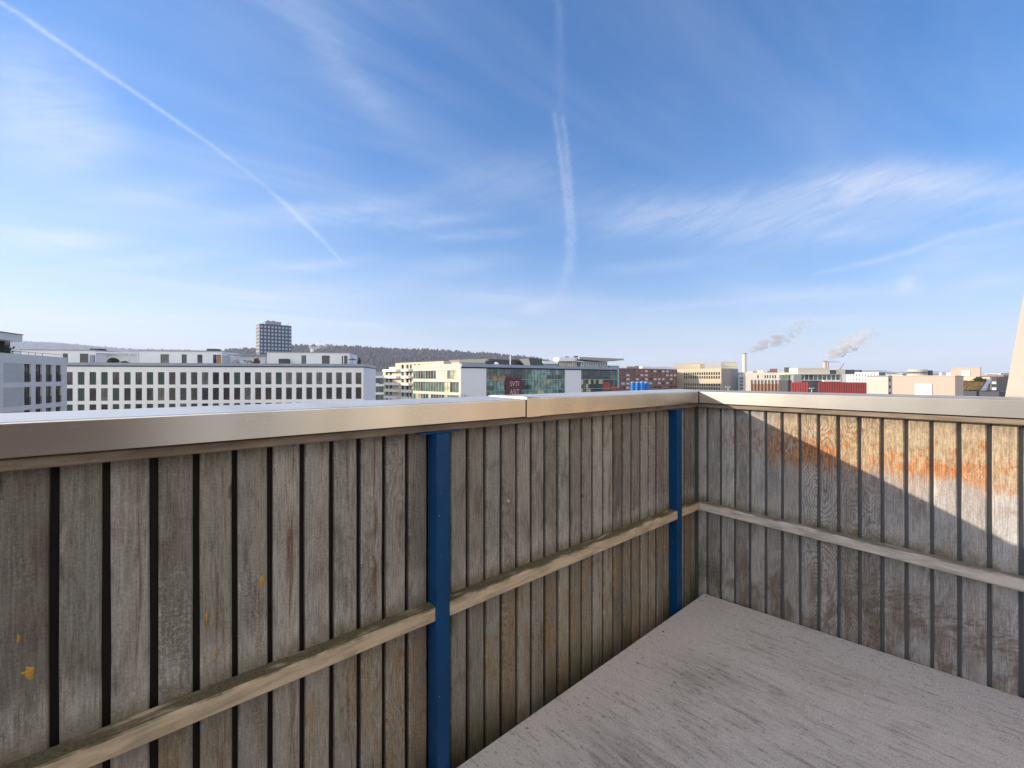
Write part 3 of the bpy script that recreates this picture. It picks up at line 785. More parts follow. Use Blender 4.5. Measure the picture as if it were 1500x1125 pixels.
# ------------------------------------------------------------------ left: pale brick block with balcony windows
def brick_block():
    b = Bld('brick_block', 'pale brick apartment block at the left edge with narrow balcony windows', 'building', -30, 48.6, 98, 64.7)
    zt = b.z(40, 519.5)
    ws = [(190, 245), (280, 330), (360, 410), (438, 483)]
    cols = [(b.u(a/5.357), b.u(c/5.357)) for a, c in ws]
    z1a, z1b = b.z(40.7, 460+534/5.357), b.z(40.7, 460+391/5.357)
    rows = [(z1a-3.1*i, z1b-3.1*i) for i in range(3)]
    b.facade(M_BRICKW, 0, b.W, 0, zt, cols, rows, .35, back=14)
    b.windows(cols, rows, [M_GLB, M_GLD], .22, frame=M_FRAME, seed=2)
    for (ua, ub) in cols:
        for (za, zb) in rows:
            bal = MB()
            for zz in (za+.1, za+1.0): bal.box(ua+.003, ub-.003, .03, .07, zz, zz+.05)
            n = 6
            for i in range(n+1): q = ua+.003+(ub-ua-.046)*i/n; bal.box(q, q+.03, .035, .065, za+.14, za+1.01)
            bal.build('balcony_rail', M_FRAME, b.root)
    pan = MB()
    for i in range(3):
        for (a, c) in ((25, 133), (137, 184)):
            pan.box(b.u(a/5.357), b.u(c/5.357), -.03, -.003, z1a-3.1*i, z1b-3.1*i)
    pan.build('brick_panel', M_BRICKD, b.root)
    # attic pavilion with deep terrace and roof slab
    u0, u1 = -6, b.u(33, 2.0)
    zr0, zr1 = b.z(30, 500.5, 2.0), b.z(30, 490.5, 2.0)
    b.box('attic_roof', M_BRICKW, (u0, u1, 2.0, 11, zr0, zr1))
    b.box('attic_edge', M_SLOT, (u0, u1+.1, 1.9, 11.1, zr1+.002, zr1+.09))
    b.box('attic_wall', M_WHITE2, (u0, u1-1.2, 6, 10.9, zt, zr0-.002))
    b.box('attic_window', M_GLB, (u1-1.1, u1-.05, 3.2, 6.5, zt, zr0-.002))
    b.box('guard_rail', M_FRAME, (0.2, b.W-.2, .3, .34, zt+.35, zt+.4), *[(q, q+.04, .3, .34, zt, zt+.35) for q in [0.2+i*1.5 for i in range(9)]], join=True)
    M_ = MB(); rg = random.Random(3)
    q = b.u(6, 2.5)
    for _ in range(160): M_.blob((q+rg.gauss(0, .45), 2.6+rg.gauss(0, .4), zt+.5+rg.gauss(0, .28)), (.12, .12, .1), rg, .4, 1)
    sh_ = M_.build('terrace_shrub', M_LEAF); sh_.location = b.root.location; sh_.rotation_euler = b.root.rotation_euler
    tag(sh_, 'dark shrub on the roof terrace of the pale brick block', 'shrub')
brick_block()

# ------------------------------------------------------------------ long white block
def white_block():
    b = Bld('white_block', 'long white apartment block with rows of tall windows and set back roof storey', 'building', 88, 80.3, 532.5, 89.2)
    c1 = [545, 630, 723, 815, 905, 997, 1087, 1176, 1266, 1355, 1443]; c2 = [132, 218, 303, 388, 470, 555, 635, 715, 797, 877, 955, 1033, 1111, 1187, 1264, 1340, 1415]
    xs = [c/5.357 for c in c1]+[260+c/5.357 for c in c2]
    us = [b.u(x) for x in xs]; n = len(us)
    # regular spacing fitted through the measured columns
    i_m = (n-1)/2; um = sum(us)/n; p = sum((i-i_m)*(u-um) for i, u in enumerate(us))/sum((i-i_m)**2 for i in range(n))
    w = 1.16
    cols = [(um+(i-i_m)*p-w/2, um+(i-i_m)*p+w/2) for i in range(n)]
    ztop = b.z(300, 537.6); z1b = b.z(300, 460+457/5.357); z1a = b.z(300, 460+553/5.357)
    st = b.z(300, 460+457/5.357)-b.z(300, 460+579/5.357)
    rows = [(z1a-st*i, z1b-st*i) for i in range(7)]
    b.facade(M_WHITE, 0, b.W, 0, ztop, cols, rows, .3, back=16)
    b.windows(cols, rows[:3], [M_GLD, M_GLB, M_SHUT, M_GLC, M_GLB, M_SHUT, M_GLD], .17, frame=M_FRAME, seed=5)
    b.stuffwin(cols, rows[3:], M_GLD)
    zp = b.z(300, 532.0)
    b.box('shadow_gap', M_SLOT, (.1, b.W-.1, .12, 15.8, ztop+.002, ztop+.20))
    b.box('zinc_parapet', M_ZINC, (-.1, b.W+.12, -.25, .1, ztop+.202, zp), (b.W-.2, b.W+.12, .102, 15.9, ztop+.202, zp), join=True)
    b.box('roof_deck', M_GREY, (0, b.W-.202, .102, 15.9, ztop+.202, ztop+.5))
    # roof storey, set back
    V = 3.0
    def U(x): return b.u(x, V)
    def Zq(x, y): return b.z(x, y, V)
    zd = ztop+.502
    def attic(x0, x1, y, wins, name='attic_wall'):
        zt = Zq((x0+x1)/2, y)
        cols = [(U(a), U(c)) for a, c, _ in wins]
        rows = [(zd+.001, zd+2.15)]
        b.facade(M_WHITE2, U(x0), U(x1), zd, zt, cols, rows if wins else [], .25, v=V, back=V+8, name=name)
        for a, c, m_ in wins: b.windows([(U(a), U(c))], rows, [m_], .12, v=V, frame=M_FRAME, split=False, name='attic_window')
        b.box('roof_edge', M_GREY, (U(x0)-.1, U(x1)+.1, V-.12, V+8.1, zt+.002, zt+.12))
        return zt
    attic(30, 139.5, 513.0, [(92, 99.5, M_GLB), (117, 129.5, M_GLB)])
    attic(204, 325, 514.4, [(235, 247.5, M_GLC), (266, 273.5, M_GLD), (289, 296.5, M_GLD), (312, 317.5, M_GLD), (318, 324, M_ORANGE)])
    attic(391, 512, 516.6, [(441.5, 448.5, M_GLC), (471.5, 483, M_GLD), (500.5, 502.5, M_GLD), (504, 509, M_GLB)])
    b.box('blue_screen', M_ZINC, (U(327), U(334.5), V, V+.2, zd, Zq(330, 521)), (U(133), U(139.4), V-.3, V-.1, zd, Zq(136, 520)))
    for (x0, x1, y) in ((140.5, 203, 515.6), (334.5, 390.5, 519.0)):
        zt = Zq((x0+x1)/2, y); mb = MB()
        mb.box(U(x0), U(x1), V-.2, V+.0, zt-.28, zt); mb.box(U(x0), U(x1), V+2.8, V+3.0, zt-.28, zt)
        k = 9
        for i in range(k): q = U(x0)+(U(x1)-U(x0)-.12)*i/(k-1); mb.box(q, q+.12, V+.002, V+2.798, zt-.22, zt-.05)
        for q in (U(x0), U(x0)+(U(x1)-U(x0))*.78, U(x1)-.15): mb.box(q, q+.15, V-.19, V-.04, zd, zt-.282)
        mb.build('pergola', M_PANELW if x0 < 200 else M_GREY, b.root)
    b.box('terrace_back_wall', M_WHITE2, (U(140), U(203.5), V+3.2, V+8, zd, Zq(170, 516.8)), (U(325.5), U(390.5), V+3.4, V+8, zd, Zq(360, 521.5)))
    b.box('service_box', M_DGREY, (U(412.5), U(426), V-1.6, V-.4, zd, Zq(419, 526)))
    b.box('roof_hatch', M_DGREY, (U(107), U(121), V+4, V+6, Zq(113, 512), Zq(113, 508.5)), (U(287), U(302), V+4, V+6, Zq(295, 514), Zq(295, 509)))
    def shrub(x, hgt, wid, lab, m_, n, cone=False):
        rg = random.Random(int(x)); mb = MB(); q = b.u(x, V-1.2)
        for _ in range(n):
            t = rg.random(); ww = wid*(1-t*.85 if cone else math.sin(math.pi*(.12+.8*t)))
            an = rg.uniform(0, 6.28); rad = ww*math.sqrt(rg.random())
            mb.blob((q+math.cos(an)*rad, V-1.2+math.sin(an)*rad, zd+.1+t*hgt), (.14, .14, .11), rg, .45, 1)
        o = mb.build('terrace_shrub', m_); o.location = b.root.location; o.rotation_euler = b.root.rotation_euler
        tag(o, lab, 'shrub')
    shrub(166, 1.15, .95, 'round dark green shrub under the pale pergola on the white block', M_LEAF, 260)
    shrub(183, .5, .7, 'low dark shrub right of the round shrub on the white block terrace', M_LEAF, 90)
    shrub(376, 1.3, .6, 'yellow brown shrub under the right pergola beside the tower', M_DRY, 160)
    shrub(526.5, 1.5, .42, 'narrow dark conifer at the right end of the white block roof', M_LEAF, 120, True)
    mb = MB(); q = b.u(516, V-1.2)
    mb.cyl((q, V-1.2, zd), (q, V-1.2, zd+1.5), .03, .03, 8); 
    n = 10
    for i in range(n):
        t0, t1 = 2*math.pi*i/n, 2*math.pi*(i+1)/n; r_ = 1.0
        mb.face([(q, V-1.2, zd+1.55), (q+r_*math.cos(t0), V-1.2+r_*math.sin(t0), zd+1.2), (q+r_*math.cos(t1), V-1.2+r_*math.sin(t1), zd+1.2)])
        mb.face([(q, V-1.2, zd+1.5), (q+r_*math.cos(t1), V-1.2+r_*math.sin(t1), zd+1.17), (q+r_*math.cos(t0), V-1.2+r_*math.sin(t0), zd+1.17)])
    o = mb.build('terrace_parasol', M_DGREY); o.location = b.root.location; o.rotation_euler = b.root.rotation_euler
    tag(o, 'dark open parasol at the right end of the white block terrace', 'parasol')
    mb = MB(); rg = random.Random(7); q0, q1 = b.u(340, V-1), b.u(371, V-1)
    for i in range(30): mb.blob((q0+(q1-q0)*rg.random(), V-1+rg.uniform(-.4, .4), zd+.2+rg.random()*.9), (.3, .2, .12), rg, .4, 1)
    o = mb.build('covered_furniture', M_GREY); o.location = b.root.location; o.rotation_euler = b.root.rotation_euler
    tag(o, 'heap of grey covered garden furniture under the right pergola', 'furniture')
white_block()

# ------------------------------------------------------------------ tower
def tower():
    b = Bld('office_tower', 'dark grid office tower standing alone above the white roofs', 'tower', 380.4, 400, 427, 418.5)
    zt = b.z(381, 474); n = 9; p = b.W/n; fl_ = 3.45
    cols = [(i*p+.75, i*p+p-.55) for i in range(n)]
    rows = [(zt-1.6-2.0-fl_*i, zt-1.6-fl_*i) for i in range(9)]
    md = simple('tower_dark_cladding', (.05, .08, .14), .5, .1, .05)
    mg = glass('tower_window', (.55, .64, .76), .2, .8)
    b.facade(md, 0, b.W, 0, zt, cols, rows, .5, back=16)
    b.windows(cols, rows, [mg], .3)
    # lit left flank with floor bands
    mb = MB()
    for i in range(14): mb.box(-.25, -.005, .2, 15.8, zt-1.5-fl_*i-1.3, zt-1.5-fl_*i)
    mb.build('flank_band', simple('tower_flank_stone', (.36, .34, .31), .8, .1, .1), b.root)
    b.box('roof_plant', M_GREY, (b.u(390), b.u(413), 3, 12, zt+.002, zt+3.4), (b.u(393), b.u(396), 4, 8, zt+3.402, zt+4.4), (b.u(400), b.u(404), 4, 8, zt+3.402, zt+4.2), join=True)
    mb = MB(); q = b.u(420)
    mb.cyl((q-1, 4, zt), (q+3, 4, zt+2.4), .2, .2, 6); mb.cyl((b.u(385), 4, zt), (b.u(390), 4, zt+2.6), .25, .2, 6)
    mb.build('roof_crane', M_GREY, b.root)
tower()

# ------------------------------------------------------------------ small banded building + cream terraces
def banded():
    b = Bld('banded_office', 'low office with dark and white storey bands behind the white block end', 'building', 530, 150, 562, 152)
    zt = b.z(545, 550.5); mb = MB(); md = MB()
    for i in range(6):
        z = zt-3.0*i; mb.box(0, b.W, 0, .5, z-.8, z); md.box(.1, b.W-.1, .25, 8, z-2.999, z-.801)
    mb.box(.0, b.W, .502, 8, zt-.6, zt-.01)
    mb.build('white_band', M_WHITE, b.root); md.build('window_band', M_GLG, b.root)
    b.box('roof_house', M_GREY, (b.u(538), b.u(560), 3, 7, zt, b.z(550, 544)))
    b.box('red_gutter', M_RED, (b.u(534), b.u(547), 1.0, 1.4, zt+.002, zt+.5))
    b.box('lower_body', M_WHITE, (0, b.W, .503, 8, 0, zt-18.1))
    def Tw(X, Y, z):
        w = Vector((X, Y))-b.p0; return (w @ b.ud, w @ b.vd, z)
    mb = MB(); mb.box(-112, -81, 160, 202, 0, 34.5, Tw); mb.build('shade_wing', M_GREY, b.root)  # unseen block added to cast shade on the lower cream terraces
banded()
def terraces():
    b = Bld('terrace_block', 'cream stepped apartment block with white balconies beside the glass office', 'building', 560, 197, 650, 165)
    def Zc(x, y): return b.z(x, y)
    z3 = Zc(600, 531); fl_ = 3.05
    ut = b.u(579)
    cols = [(b.u(x0), b.u(x1)) for x0, x1 in ((588, 591.5), (595, 598.5), (600.5, 603), (606, 609), (612, 615.5))]
    rows = [(z3-.9-1.75-fl_*i, z3-.9-fl_*i) for i in range(7)]
    b.facade(M_CREAM, ut, b.W, 0, z3, cols, rows, .3, back=13)
    b.windows(cols, rows, [M_GLB, M_GLG, M_GLD], .18, seed=4)
    # lower stepped wing
    z2 = Zc(570, 542)
    cols2 = [(b.u(565), b.u(568)), (b.u(571), b.u(574))]; rows2 = [(z2-.8-1.6-fl_*i, z2-.8-fl_*i) for i in range(5)]
    b.facade(M_CREAM, 0, ut-.01, 0, z2, cols2, rows2, .3, back=11)
    b.windows(cols2, rows2, [M_GLB, M_GLG], .18, seed=9)
    b.box('attic_slab', M_WHITE, (b.u(567), ut-.02, 1, 9, z2+.002, Zc(573, 537.5)))
    for i in range(6):
        zz = z3-3.6-fl_*i
        for (xa, xb) in ((565, 585), (592, 603)):
            mb = MB(); mb.box(b.u(xa), b.u(xb), -1.7, -.003, zz-.25, zz-.05); mb.box(b.u(xa), b.u(xb), -1.7, -1.58, zz-.048, zz+.85)
            mb.box(b.u(xa), b.u(xa)+.12, -1.578, -.003, zz-.048, zz+.85); mb.box(b.u(xb)-.12, b.u(xb), -1.578, -.003, zz-.048, zz+.85)
            mb.build('balcony', M_WHITE, b.root)
    mb = MB()
    for i in range(16): q = ut+.5+(b.W-ut-1.5)*i/15; mb.box(q, q+.05, .2, .25, z3, z3+.5)
    mb.build('roof_rail', M_GREY, b.root)
terraces()

# ------------------------------------------------------------------ glass office
def glass_office():
    fr_ = Bld('glass_office', 'glass fronted office with white end panels and a dark red letter banner', 'building', 676, 125, 905, 173.9)
    b = fr_; zt = PZ(532.6, 125)
    D = 24
    # left wing direction (sunlit flank): from the corner to pixel 614 at depth 141
    q = PX(606, 143)-b.p0; L = q.length
    def T(s, t, z):                             # s along the flank away from the corner, t outward
        e = q/L; n_ = Vector((-e.y, e.x)); n_ = n_ if n_.x < 0 else -n_
        w = e*s+n_*t; return (w @ b.ud, w @ b.vd, z)
    roofz = zt
    b.box('roof_slab', M_ZINC, (-.3, b.W, -.6, 20, zt-.95, zt))
    b.box('roof_shadow', M_SLOT, (.1, b.W-.1, .1, 19.8, zt-1.35, zt-.952))
    zc = zt-1.352
    uA, uB, uC = b.u(712), b.u(827.5), b.u(851)
    b.box('end_panel', M_PANELW, (-.25, uA, -.12, .6, 0, zc-.002)); b.box('end_panel', M_PANELW, (uB, uC, -.12, .6, 0, zc-.002))
    # glass field: teal panes in a grid of thin mullions, floors behind the glass
    fl_ = 3.55; zs = [zc-fl_*i for i in range(9)]
    def glazing(u0, u1, seed, mats, wide):
        rg = random.Random(seed); n = max(1, round((u1-u0)/wide)); p = (u1-u0)/n
        sheet = MB()
        for i in range(n):
            for j in range(7):
                for h in range(2):
                    z0 = zs[j+1]+h*fl_/2; z1 = z0+fl_/2
                    q_ = mnoise.noise(Vector((i*.16+seed, j*.45+h*.2, seed*3.1)))+rg.gauss(0, .10)+.12
                    k = 3 if (q_ > .42 and rg.random() < .6) else (0 if q_ > -.06 else 1 if q_ > -.24 else 4 if q_ > -.3 else 2)
                    sheet.face([(u0+i*p, .30, z0), (u0+(i+1)*p, .30, z0), (u0+(i+1)*p, .30, z1), (u0+i*p, .30, z1)], mi=k)
        sheet.build('glass_wall', mats, b.root, weld=True)
        mb = MB()
        for i in range(n+1): mb.box(u0+i*p-.03, u0+i*p+.03, .2, .36, zs[7], zc)
        mb.build('mullion', M_GLG, b.root)
        mb = MB()
        for j in range(8): mb.box(u0, u1, .362, 6, zs[j]-.1, zs[j]+.12)
        mb.box(u0, u1, 6.002, 6.2, 0, zc)
        mb.build('floor_slab', M_GREY, b.root)
        mb = MB()
        for j in (1, 2, 3): mb.box(u0+.04, u1-.04, .1, .29, zs[j]-.06, zs[j]+.12)
        mb.build('floor_edge', M_TURQ, b.root)
    glazing(uA+.01, uB-.01, 3, [M_GLT, M_GLG, M_GLD, M_GLY, M_GLC], 1.5)
    glazing(uC+.01, b.W, 6, [M_GLD, M_GLG, M_GLB, M_GLY, M_GLC], 1.5)
    for x0, x1, y0, y1 in ((722, 729, 551.5, 559), (731, 735.5, 552, 559), (737, 741, 551, 559)):
        b.box('orange_blind_and_glint', M_ORANGE, (b.u(x0), b.u(x1), .25, .29, b.z(x0, y1), b.z(x0, y0)))  # sunlit reflections in the glass painted as orange panels
    for x0, x1, y0, y1 in ((884, 894, 560, 572), (896, 904, 565, 574)):
        b.box('red_reflection', M_RED, (b.u(x0), b.u(x1), .25, .29, b.z(x0, y1), b.z(x0, y0)))  # red reflection imitated by coloured panels before the glass
    ub0, ub1 = b.u(740.5), b.u(763.5); zb1 = b.z(752, 553.5)
    ba = b.box('banner', M_BANNER, (ub0, ub1, -.1, .08, zb1-7.4, zb1))
    for txt, y in (('SVTI', 562.5), ('ASIT', 574.5)):
        cu = bpy.data.curves.new('banner_lettering', 'FONT'); cu.body = txt; cu.size = 2.35; cu.align_x = 'CENTER'; cu.align_y = 'CENTER'; cu.extrude = .02
        tmp = bpy.data.objects.new('tmp', cu); COL.objects.link(tmp); bpy.context.view_layer.update()
        me = bpy.data.meshes.new_from_object(tmp.evaluated_get(bpy.context.evaluated_depsgraph_get())); me.materials.clear(); me.materials.append(M_LETTER)
        bpy.data.objects.remove(tmp)
        o = bpy.data.objects.new('banner_lettering', me); COL.objects.link(o); o.parent = ba
        o.location = (b.u(753.5), -.13, b.z(753, y)); o.rotation_euler = (R(90), 0, 0); o.scale = (.9, 1, 1)
    # sunlit flank
    def tb(name, m_, *bx):
        mb = MB()
        for (s0, s1, t0, t1, z0, z1) in bx: mb.box(s0, s1, t0, t1, z0, z1, T)
        return mb.build(name, m_, b.root, fix=True)
    tb('flank_roof_band', M_CREAM2, (.0, L, .0, .35, zt-.95, zt-.002))
    tb('corner_pier', M_CREAM2, (.02, .9, .01, .3, 0, zt-.952))
    bands = []; gl = []; zz = zt-.96
    for (dh, kind) in ((1.0, 'w'), (2.6, 'g'), (1.0, 'w'), (3.1, 'g'), (.9, 'w'), (3.1, 'g'), (.9, 'w'), (3.1, 'g'), (.9, 'w'), (3.1, 'g')):
        (bands if kind == 'w' else gl).append((zz-dh, zz)); zz -= dh
    tb('flank_band', M_CREAM2, *[(.91, L, .01, .26, a+.002, c-.002) for a, c in bands])
    tb('flank_base', M_CREAM2, (.91, L, .01, .26, 0, zz-.01))
    rg = random.Random(2)
    n = 17
    for gi, (a, c) in enumerate(gl):
        for k in range(n):
            s0, s1 = .95+(L-1)*k/n, .95+(L-1)*(k+1)/n
            if gi == 0 and (k < 1 or 3 < k < 8): continue
            tb('window', [M_GLG, M_GLD, M_GLY][rg.choices((0, 1, 2), (6, 3, 1))[0]], (s0+.06, s1-.06, .04, .10, a+.02, c-.02))
        tb('flank_pier', M_CREAM2, *[(.95+(L-1)*k/n-.05, .95+(L-1)*k/n+.05, .03, .2, a+.001, c-.001) for k in range(1, n+1)])
    [tb('flank_infill', M_CREAM2, q_) for q_ in ([(.95+(L-1)*s/n+.06, .95+(L-1)*e/n-.06, .04, .16, gl[0][0], gl[0][1]) for s, e in ((0, 1), (4, 8))])]
    tb('flank_core', M_DGREY, (.0, L, -9, .005, 0, zt-1.4))
    return b, zt
GO, GOZ = glass_office()
def roof_items():
    b = GO
    def on(name, label, cat, m_, bx, extra=None):
        mb = MB()
        for q in bx: mb.box(*q)
        if extra: extra(mb)
        o = mb.build(name, m_); o.location = b.root.location; o.rotation_euler = b.root.rotation_euler
        return tag(o, label, cat)
    V = 12
    def U(x, v=V): return b.u(x, v)
    def Z(x, y, v=V): return b.z(x, y, v)
    def wedge(mb):
        u0, u1, u2, u3 = U(673), U(712), U(714.5), U(709); z0, z1 = Z(690, 532), Z(690, 527.5)
        z2 = Z(712, 525.2); z3 = Z(700, 531.5)
        for (v0, v1) in ((V, V+6),):
            prof = [(U(675), z3), (u3, z3), (u2, z2), (U(671), z1)]
            mb.face([(p[0], v0, p[1]) for p in prof]); mb.face([(p[0], v1, p[1]) for p in prof][::-1])
            for i in range(4):
                p, q = prof[i], prof[(i+1) % 4]; mb.face([(p[0], v0, p[1]), (p[0], v1, p[1]), (q[0], v1, q[1]), (q[0], v0, q[1])])
        mb.box(U(674), U(710), V+.5, V+5.5, GOZ+.002, z3-.002)
    on('roof_pavilion', 'cream wedge roofed pavilion on the left end of the glass office', 'pavilion', M_CREAM, [], wedge)
    on('roof_plant_room', 'long low dark plant room behind the cream wedge pavilion', 'plant room', M_DGREY, [(U(716, 14), U(763, 14), 14, 19, GOZ+.002, Z(735, 526.5, 14)), (U(722, 14), U(741, 14), 13.6, 13.99, GOZ+.002, Z(731, 530, 14))])
    def blk(mb):
        prof = [(U(769), GOZ+.002), (U(797), GOZ+.002), (U(793), Z(793, 526)), (U(776), Z(776, 524.5)), (U(760.5), Z(761, 525.3)), (U(761.5), Z(761, 528))]
        for v, rv in ((V, 0), (V+5, 1)):
            pts = [(p[0], v, p[1]) for p in prof]; mb.face(pts[::-1] if rv else pts, mi=0)
        for i in range(6):
            p, q = prof[i], prof[(i+1) % 6]; mb.face([(p[0], V, p[1]), (p[0], V+5, p[1]), (q[0], V+5, q[1]), (q[0], V, q[1])])
    on('roof_housing', 'dark tilted stair housing on the glass office roof', 'housing', M_DGREY, [], blk)
    on('roof_screen', 'cream slanted screen leaning on the dark stair housing', 'screen', M_CREAM, [], lambda mb: [mb.face([(U(761, V-.4), V-.4, Z(761, 525.8, V-.4)), (U(770, V-.4), V-.4, GOZ+.01), (U(777.5, V-.4), V-.4, GOZ+.01), (U(774.5, V-.4), V-.4, Z(775, 525, V-.4))]),
        mb.face([(U(774.5, V-.4), V-.1, Z(775, 525, V-.4)), (U(777.5, V-.4), V-.1, GOZ+.01), (U(770, V-.4), V-.1, GOZ+.01), (U(761, V-.4), V-.1, Z(761, 525.8, V-.4))])])
    def mast(mb):
        q = U(747.5, 10); mb.cyl((q, 10, GOZ), (q, 10, Z(748, 520, 10)), .22, .14, 8)
        for dz, w in ((0.3, .7), (1.0, .5)): mb.box(q-w, q+w, 9.95, 10.05, Z(748, 522, 10)-dz, Z(748, 522, 10)-dz+.1)
    on('antenna_mast', 'white antenna mast on the glass office roof', 'antenna', M_WHITE, [], mast)
    def dome(mb): mb.blob((U(727, 9), 9, GOZ+.45), (.9, .9, .7), random.Random(1), .02, 2)
    on('roof_dome', 'small white rooflight dome on the glass office', 'rooflight', M_WHITE, [], dome)
roof_items()

def curved():
    b = Bld('curved_pavilion', 'white rounded pavilion with a wide grey overhanging roof behind the glass office', 'building', 795, 205, 900, 212)
    zr0, zr1 = b.z(880, 527.5), b.z(880, 525)
    zw = b.z(830, 523.5); z0 = 22
    # white rounded drum
    mb = MB(); u0, u1 = b.u(818), b.u(850); n = 14
    for i in range(n):
        t0, t1 = math.pi*i/n, math.pi*(i+1)/n
    def slabround(z0_, z1_, v0, v1, ua, ub):
        pts = [(ua, v1), (ua, v0)]
        r = (v1-v0)/2
        for i in range(9): t = -math.pi/2+math.pi*i/8; pts.append((ub-r+math.cos(t)*r, v0+r+math.sin(t)*r))
        lo = [(p[0], p[1], z0_) for p in pts]; hi = [(p[0], p[1], z1_) for p in pts]
        mb.face(hi); mb.face(lo[::-1])
        for i in range(len(pts)): j = (i+1) % len(pts); mb.face([lo[i], lo[j], hi[j], hi[i]])
    slabround(zw-1.9, zw, -1, 9, u0, u1)
    mb.build('white_drum', M_WHITE, b.root, fix=True)
    b.box('lit_glazing', M_GLY, (u0+.5, u1-2, .5, 7, z0, zw-1.902))
    mb = MB()
    for i in range(10): q = u0+.4+(u1-u0-2.6)*i/9; mb.box(q, q+.35, .2, .49, z0, zw-1.903)
    mb.build('column', M_CREAM, b.root)
    b.box('low_roof', M_WHITE, (0, u0-.01, 0, 8, b.z(806, 533), b.z(806, 529))); b.box('low_body', M_GREY, (0, u0-.01, .5, 7, z0, b.z(806, 533)-.002))
    mb = MB(); ua, ub = b.u(846), b.u(910)
    prof = [(ua, zr1+.5), (ub, zr1-.2), (ub, zr1-.9), (b.u(880), zr0-.6), (ua, zr0+.2)]
    for v, rv in ((-3, 0), (10, 1)):
        pts = [(p[0], v, p[1]) for p in prof]; mb.face(pts[::-1] if rv else pts)
    for i in range(5):
        p, q = prof[i], prof[(i+1) % 5]; mb.face([(p[0], -3, p[1]), (p[0], 10, p[1]), (q[0], 10, q[1]), (q[0], -3, q[1])])
    mb.build('roof_slab', M_GREY, b.root, fix=True)
    b.box('glass_hall', M_GLT, (b.u(851), b.u(891), 1, 8, z0, zr0-.7))
    mb = MB()
    for i in range(12): q = b.u(852)+(b.u(890)-b.u(852))*i/11; mb.box(q, q+.25, .7, .99, z0, zr0-.75)
    mb.box(b.u(852), b.u(890), .75, .98, zr0-1.0, zr0-.76); mb.build('mullion', M_WHITE, b.root)
    b.box('roof_vent', M_DGREY, (b.u(844), b.u(849), 2, 4, zw+.002, zw+.9), (b.u(831), b.u(835), 2, 4, zw+.002, zw+.6))
    b.box('body', M_WHITE, (0, b.u(900), 1.5, 9, 0, z0-.01)); b.box('turquoise_lean_to', M_TURQ, (b.u(893), b.u(907), 0, 4, z0, b.z(900, 535.5)))
curved()

def red_block():
    b = Bld('red_brick_block', 'red brown brick block with rows of small pale windows', 'building', 902, 284, 992, 330)
    zt = b.z(907, 539.2); n = 14; p = b.W/n
    cols = [(i*p+.75, i*p+p-.75) for i in range(n)]; fl_ = 2.95
    rows = [(zt-1.0-1.5-fl_*i, zt-1.0-fl_*i) for i in range(7)]
    b.facade(M_REDBR, 0, b.W, 0, zt, cols, rows, .4, back=46)
    b.windows(cols, rows, [M_LIT, M_GLD, M_GLC, M_LIT, M_GLB], .25, seed=3)
    b.box('roof_box', M_GREY, (b.u(925), b.u(936), 4, 9, zt+.002, zt+1.5), (b.u(937), b.u(943), 4, 9, zt+.002, zt+2.0)); b.box('pale_roof_box', M_WHITE, (b.u(948), b.u(958), 4, 9, zt+.002, zt+1.7), (b.u(960), b.u(985), 6, 9, zt+.002, zt+1.4))
    def Tw(X, Y, z):
        w = Vector((X, Y))-b.p0; return (w @ b.ud, w @ b.vd, z)
    mb = MB(); mb.box(117, 136.5, 347, 384, 0, 34.3, Tw); mb.build('shade_wing', M_REDBR, b.root)  # hidden block added so that its shadow falls across the beige office
red_block()

def beige_block():
    b = Bld('beige_office', 'beige stone office with slatted roof screen and paired window rows', 'building', 985, 366, 1056.5, 330)
    zt = b.z(1050, 539.5); zs = b.z(1050, 530)
    q = 14.0
    def wr(y0, y1): return (b.z(1040, y1), b.z(1040, y0))
    n = 16; u0, u1 = b.u(1001), b.W-.8; p = (u1-u0)/n
    cols = [(u0+i*p+.42, u0+(i+1)*p-.32) for i in range(n)]
    rows = [wr(545.2, 549.3), wr(550.8, 554.8), wr(562, 565.5), wr(567.5, 571), wr(574, 577)]
    b.facade(M_BEIGE, 0, b.W, 0, zt, cols, rows, .5, back=q)
    b.windows(cols, rows[:4], [M_GLD, M_GLB], .3, seed=4); b.stuffwin(cols, rows[4:], M_GLD, .3)
    mb = MB()
    for i in range(60):
        uu = .2+(b.W-.4)*i/59; mb.box(uu, uu+.16, .2, .36, zt+.002, zs)
    for i in range(44):
        vv = .4+q*1.75*i/43; mb.box(b.W-.36, b.W-.2, vv, vv+.16, zt+.002, zs)
    for z in (zt+1.5, zs-.3): mb.box(.2, b.W-.2, .362, .45, z, z+.25); mb.box(b.W-.19, b.W-.12, .5, q*1.75, z, z+.25)
    mb.build('roof_screen', M_BEIGE, b.root)
    b.box('plant_box', M_CREAM, (2, b.W*.55, 3, 10, zt+.002, zs-1.2))
    # shaded flank with vertical fins
    Vq = q*1.78
    b.box('flank_wall', M_GREY, (b.W-.5, b.W-.002, q+.002, Vq, 0, zt)); mb = MB()
    for i in range(14): vv = .6+(Vq-1)*i/13; mb.box(b.W, b.W+.35, vv, vv+.5, 0, zt-.3)
    mb.build('flank_fin', M_GREY, b.root)
beige_block()

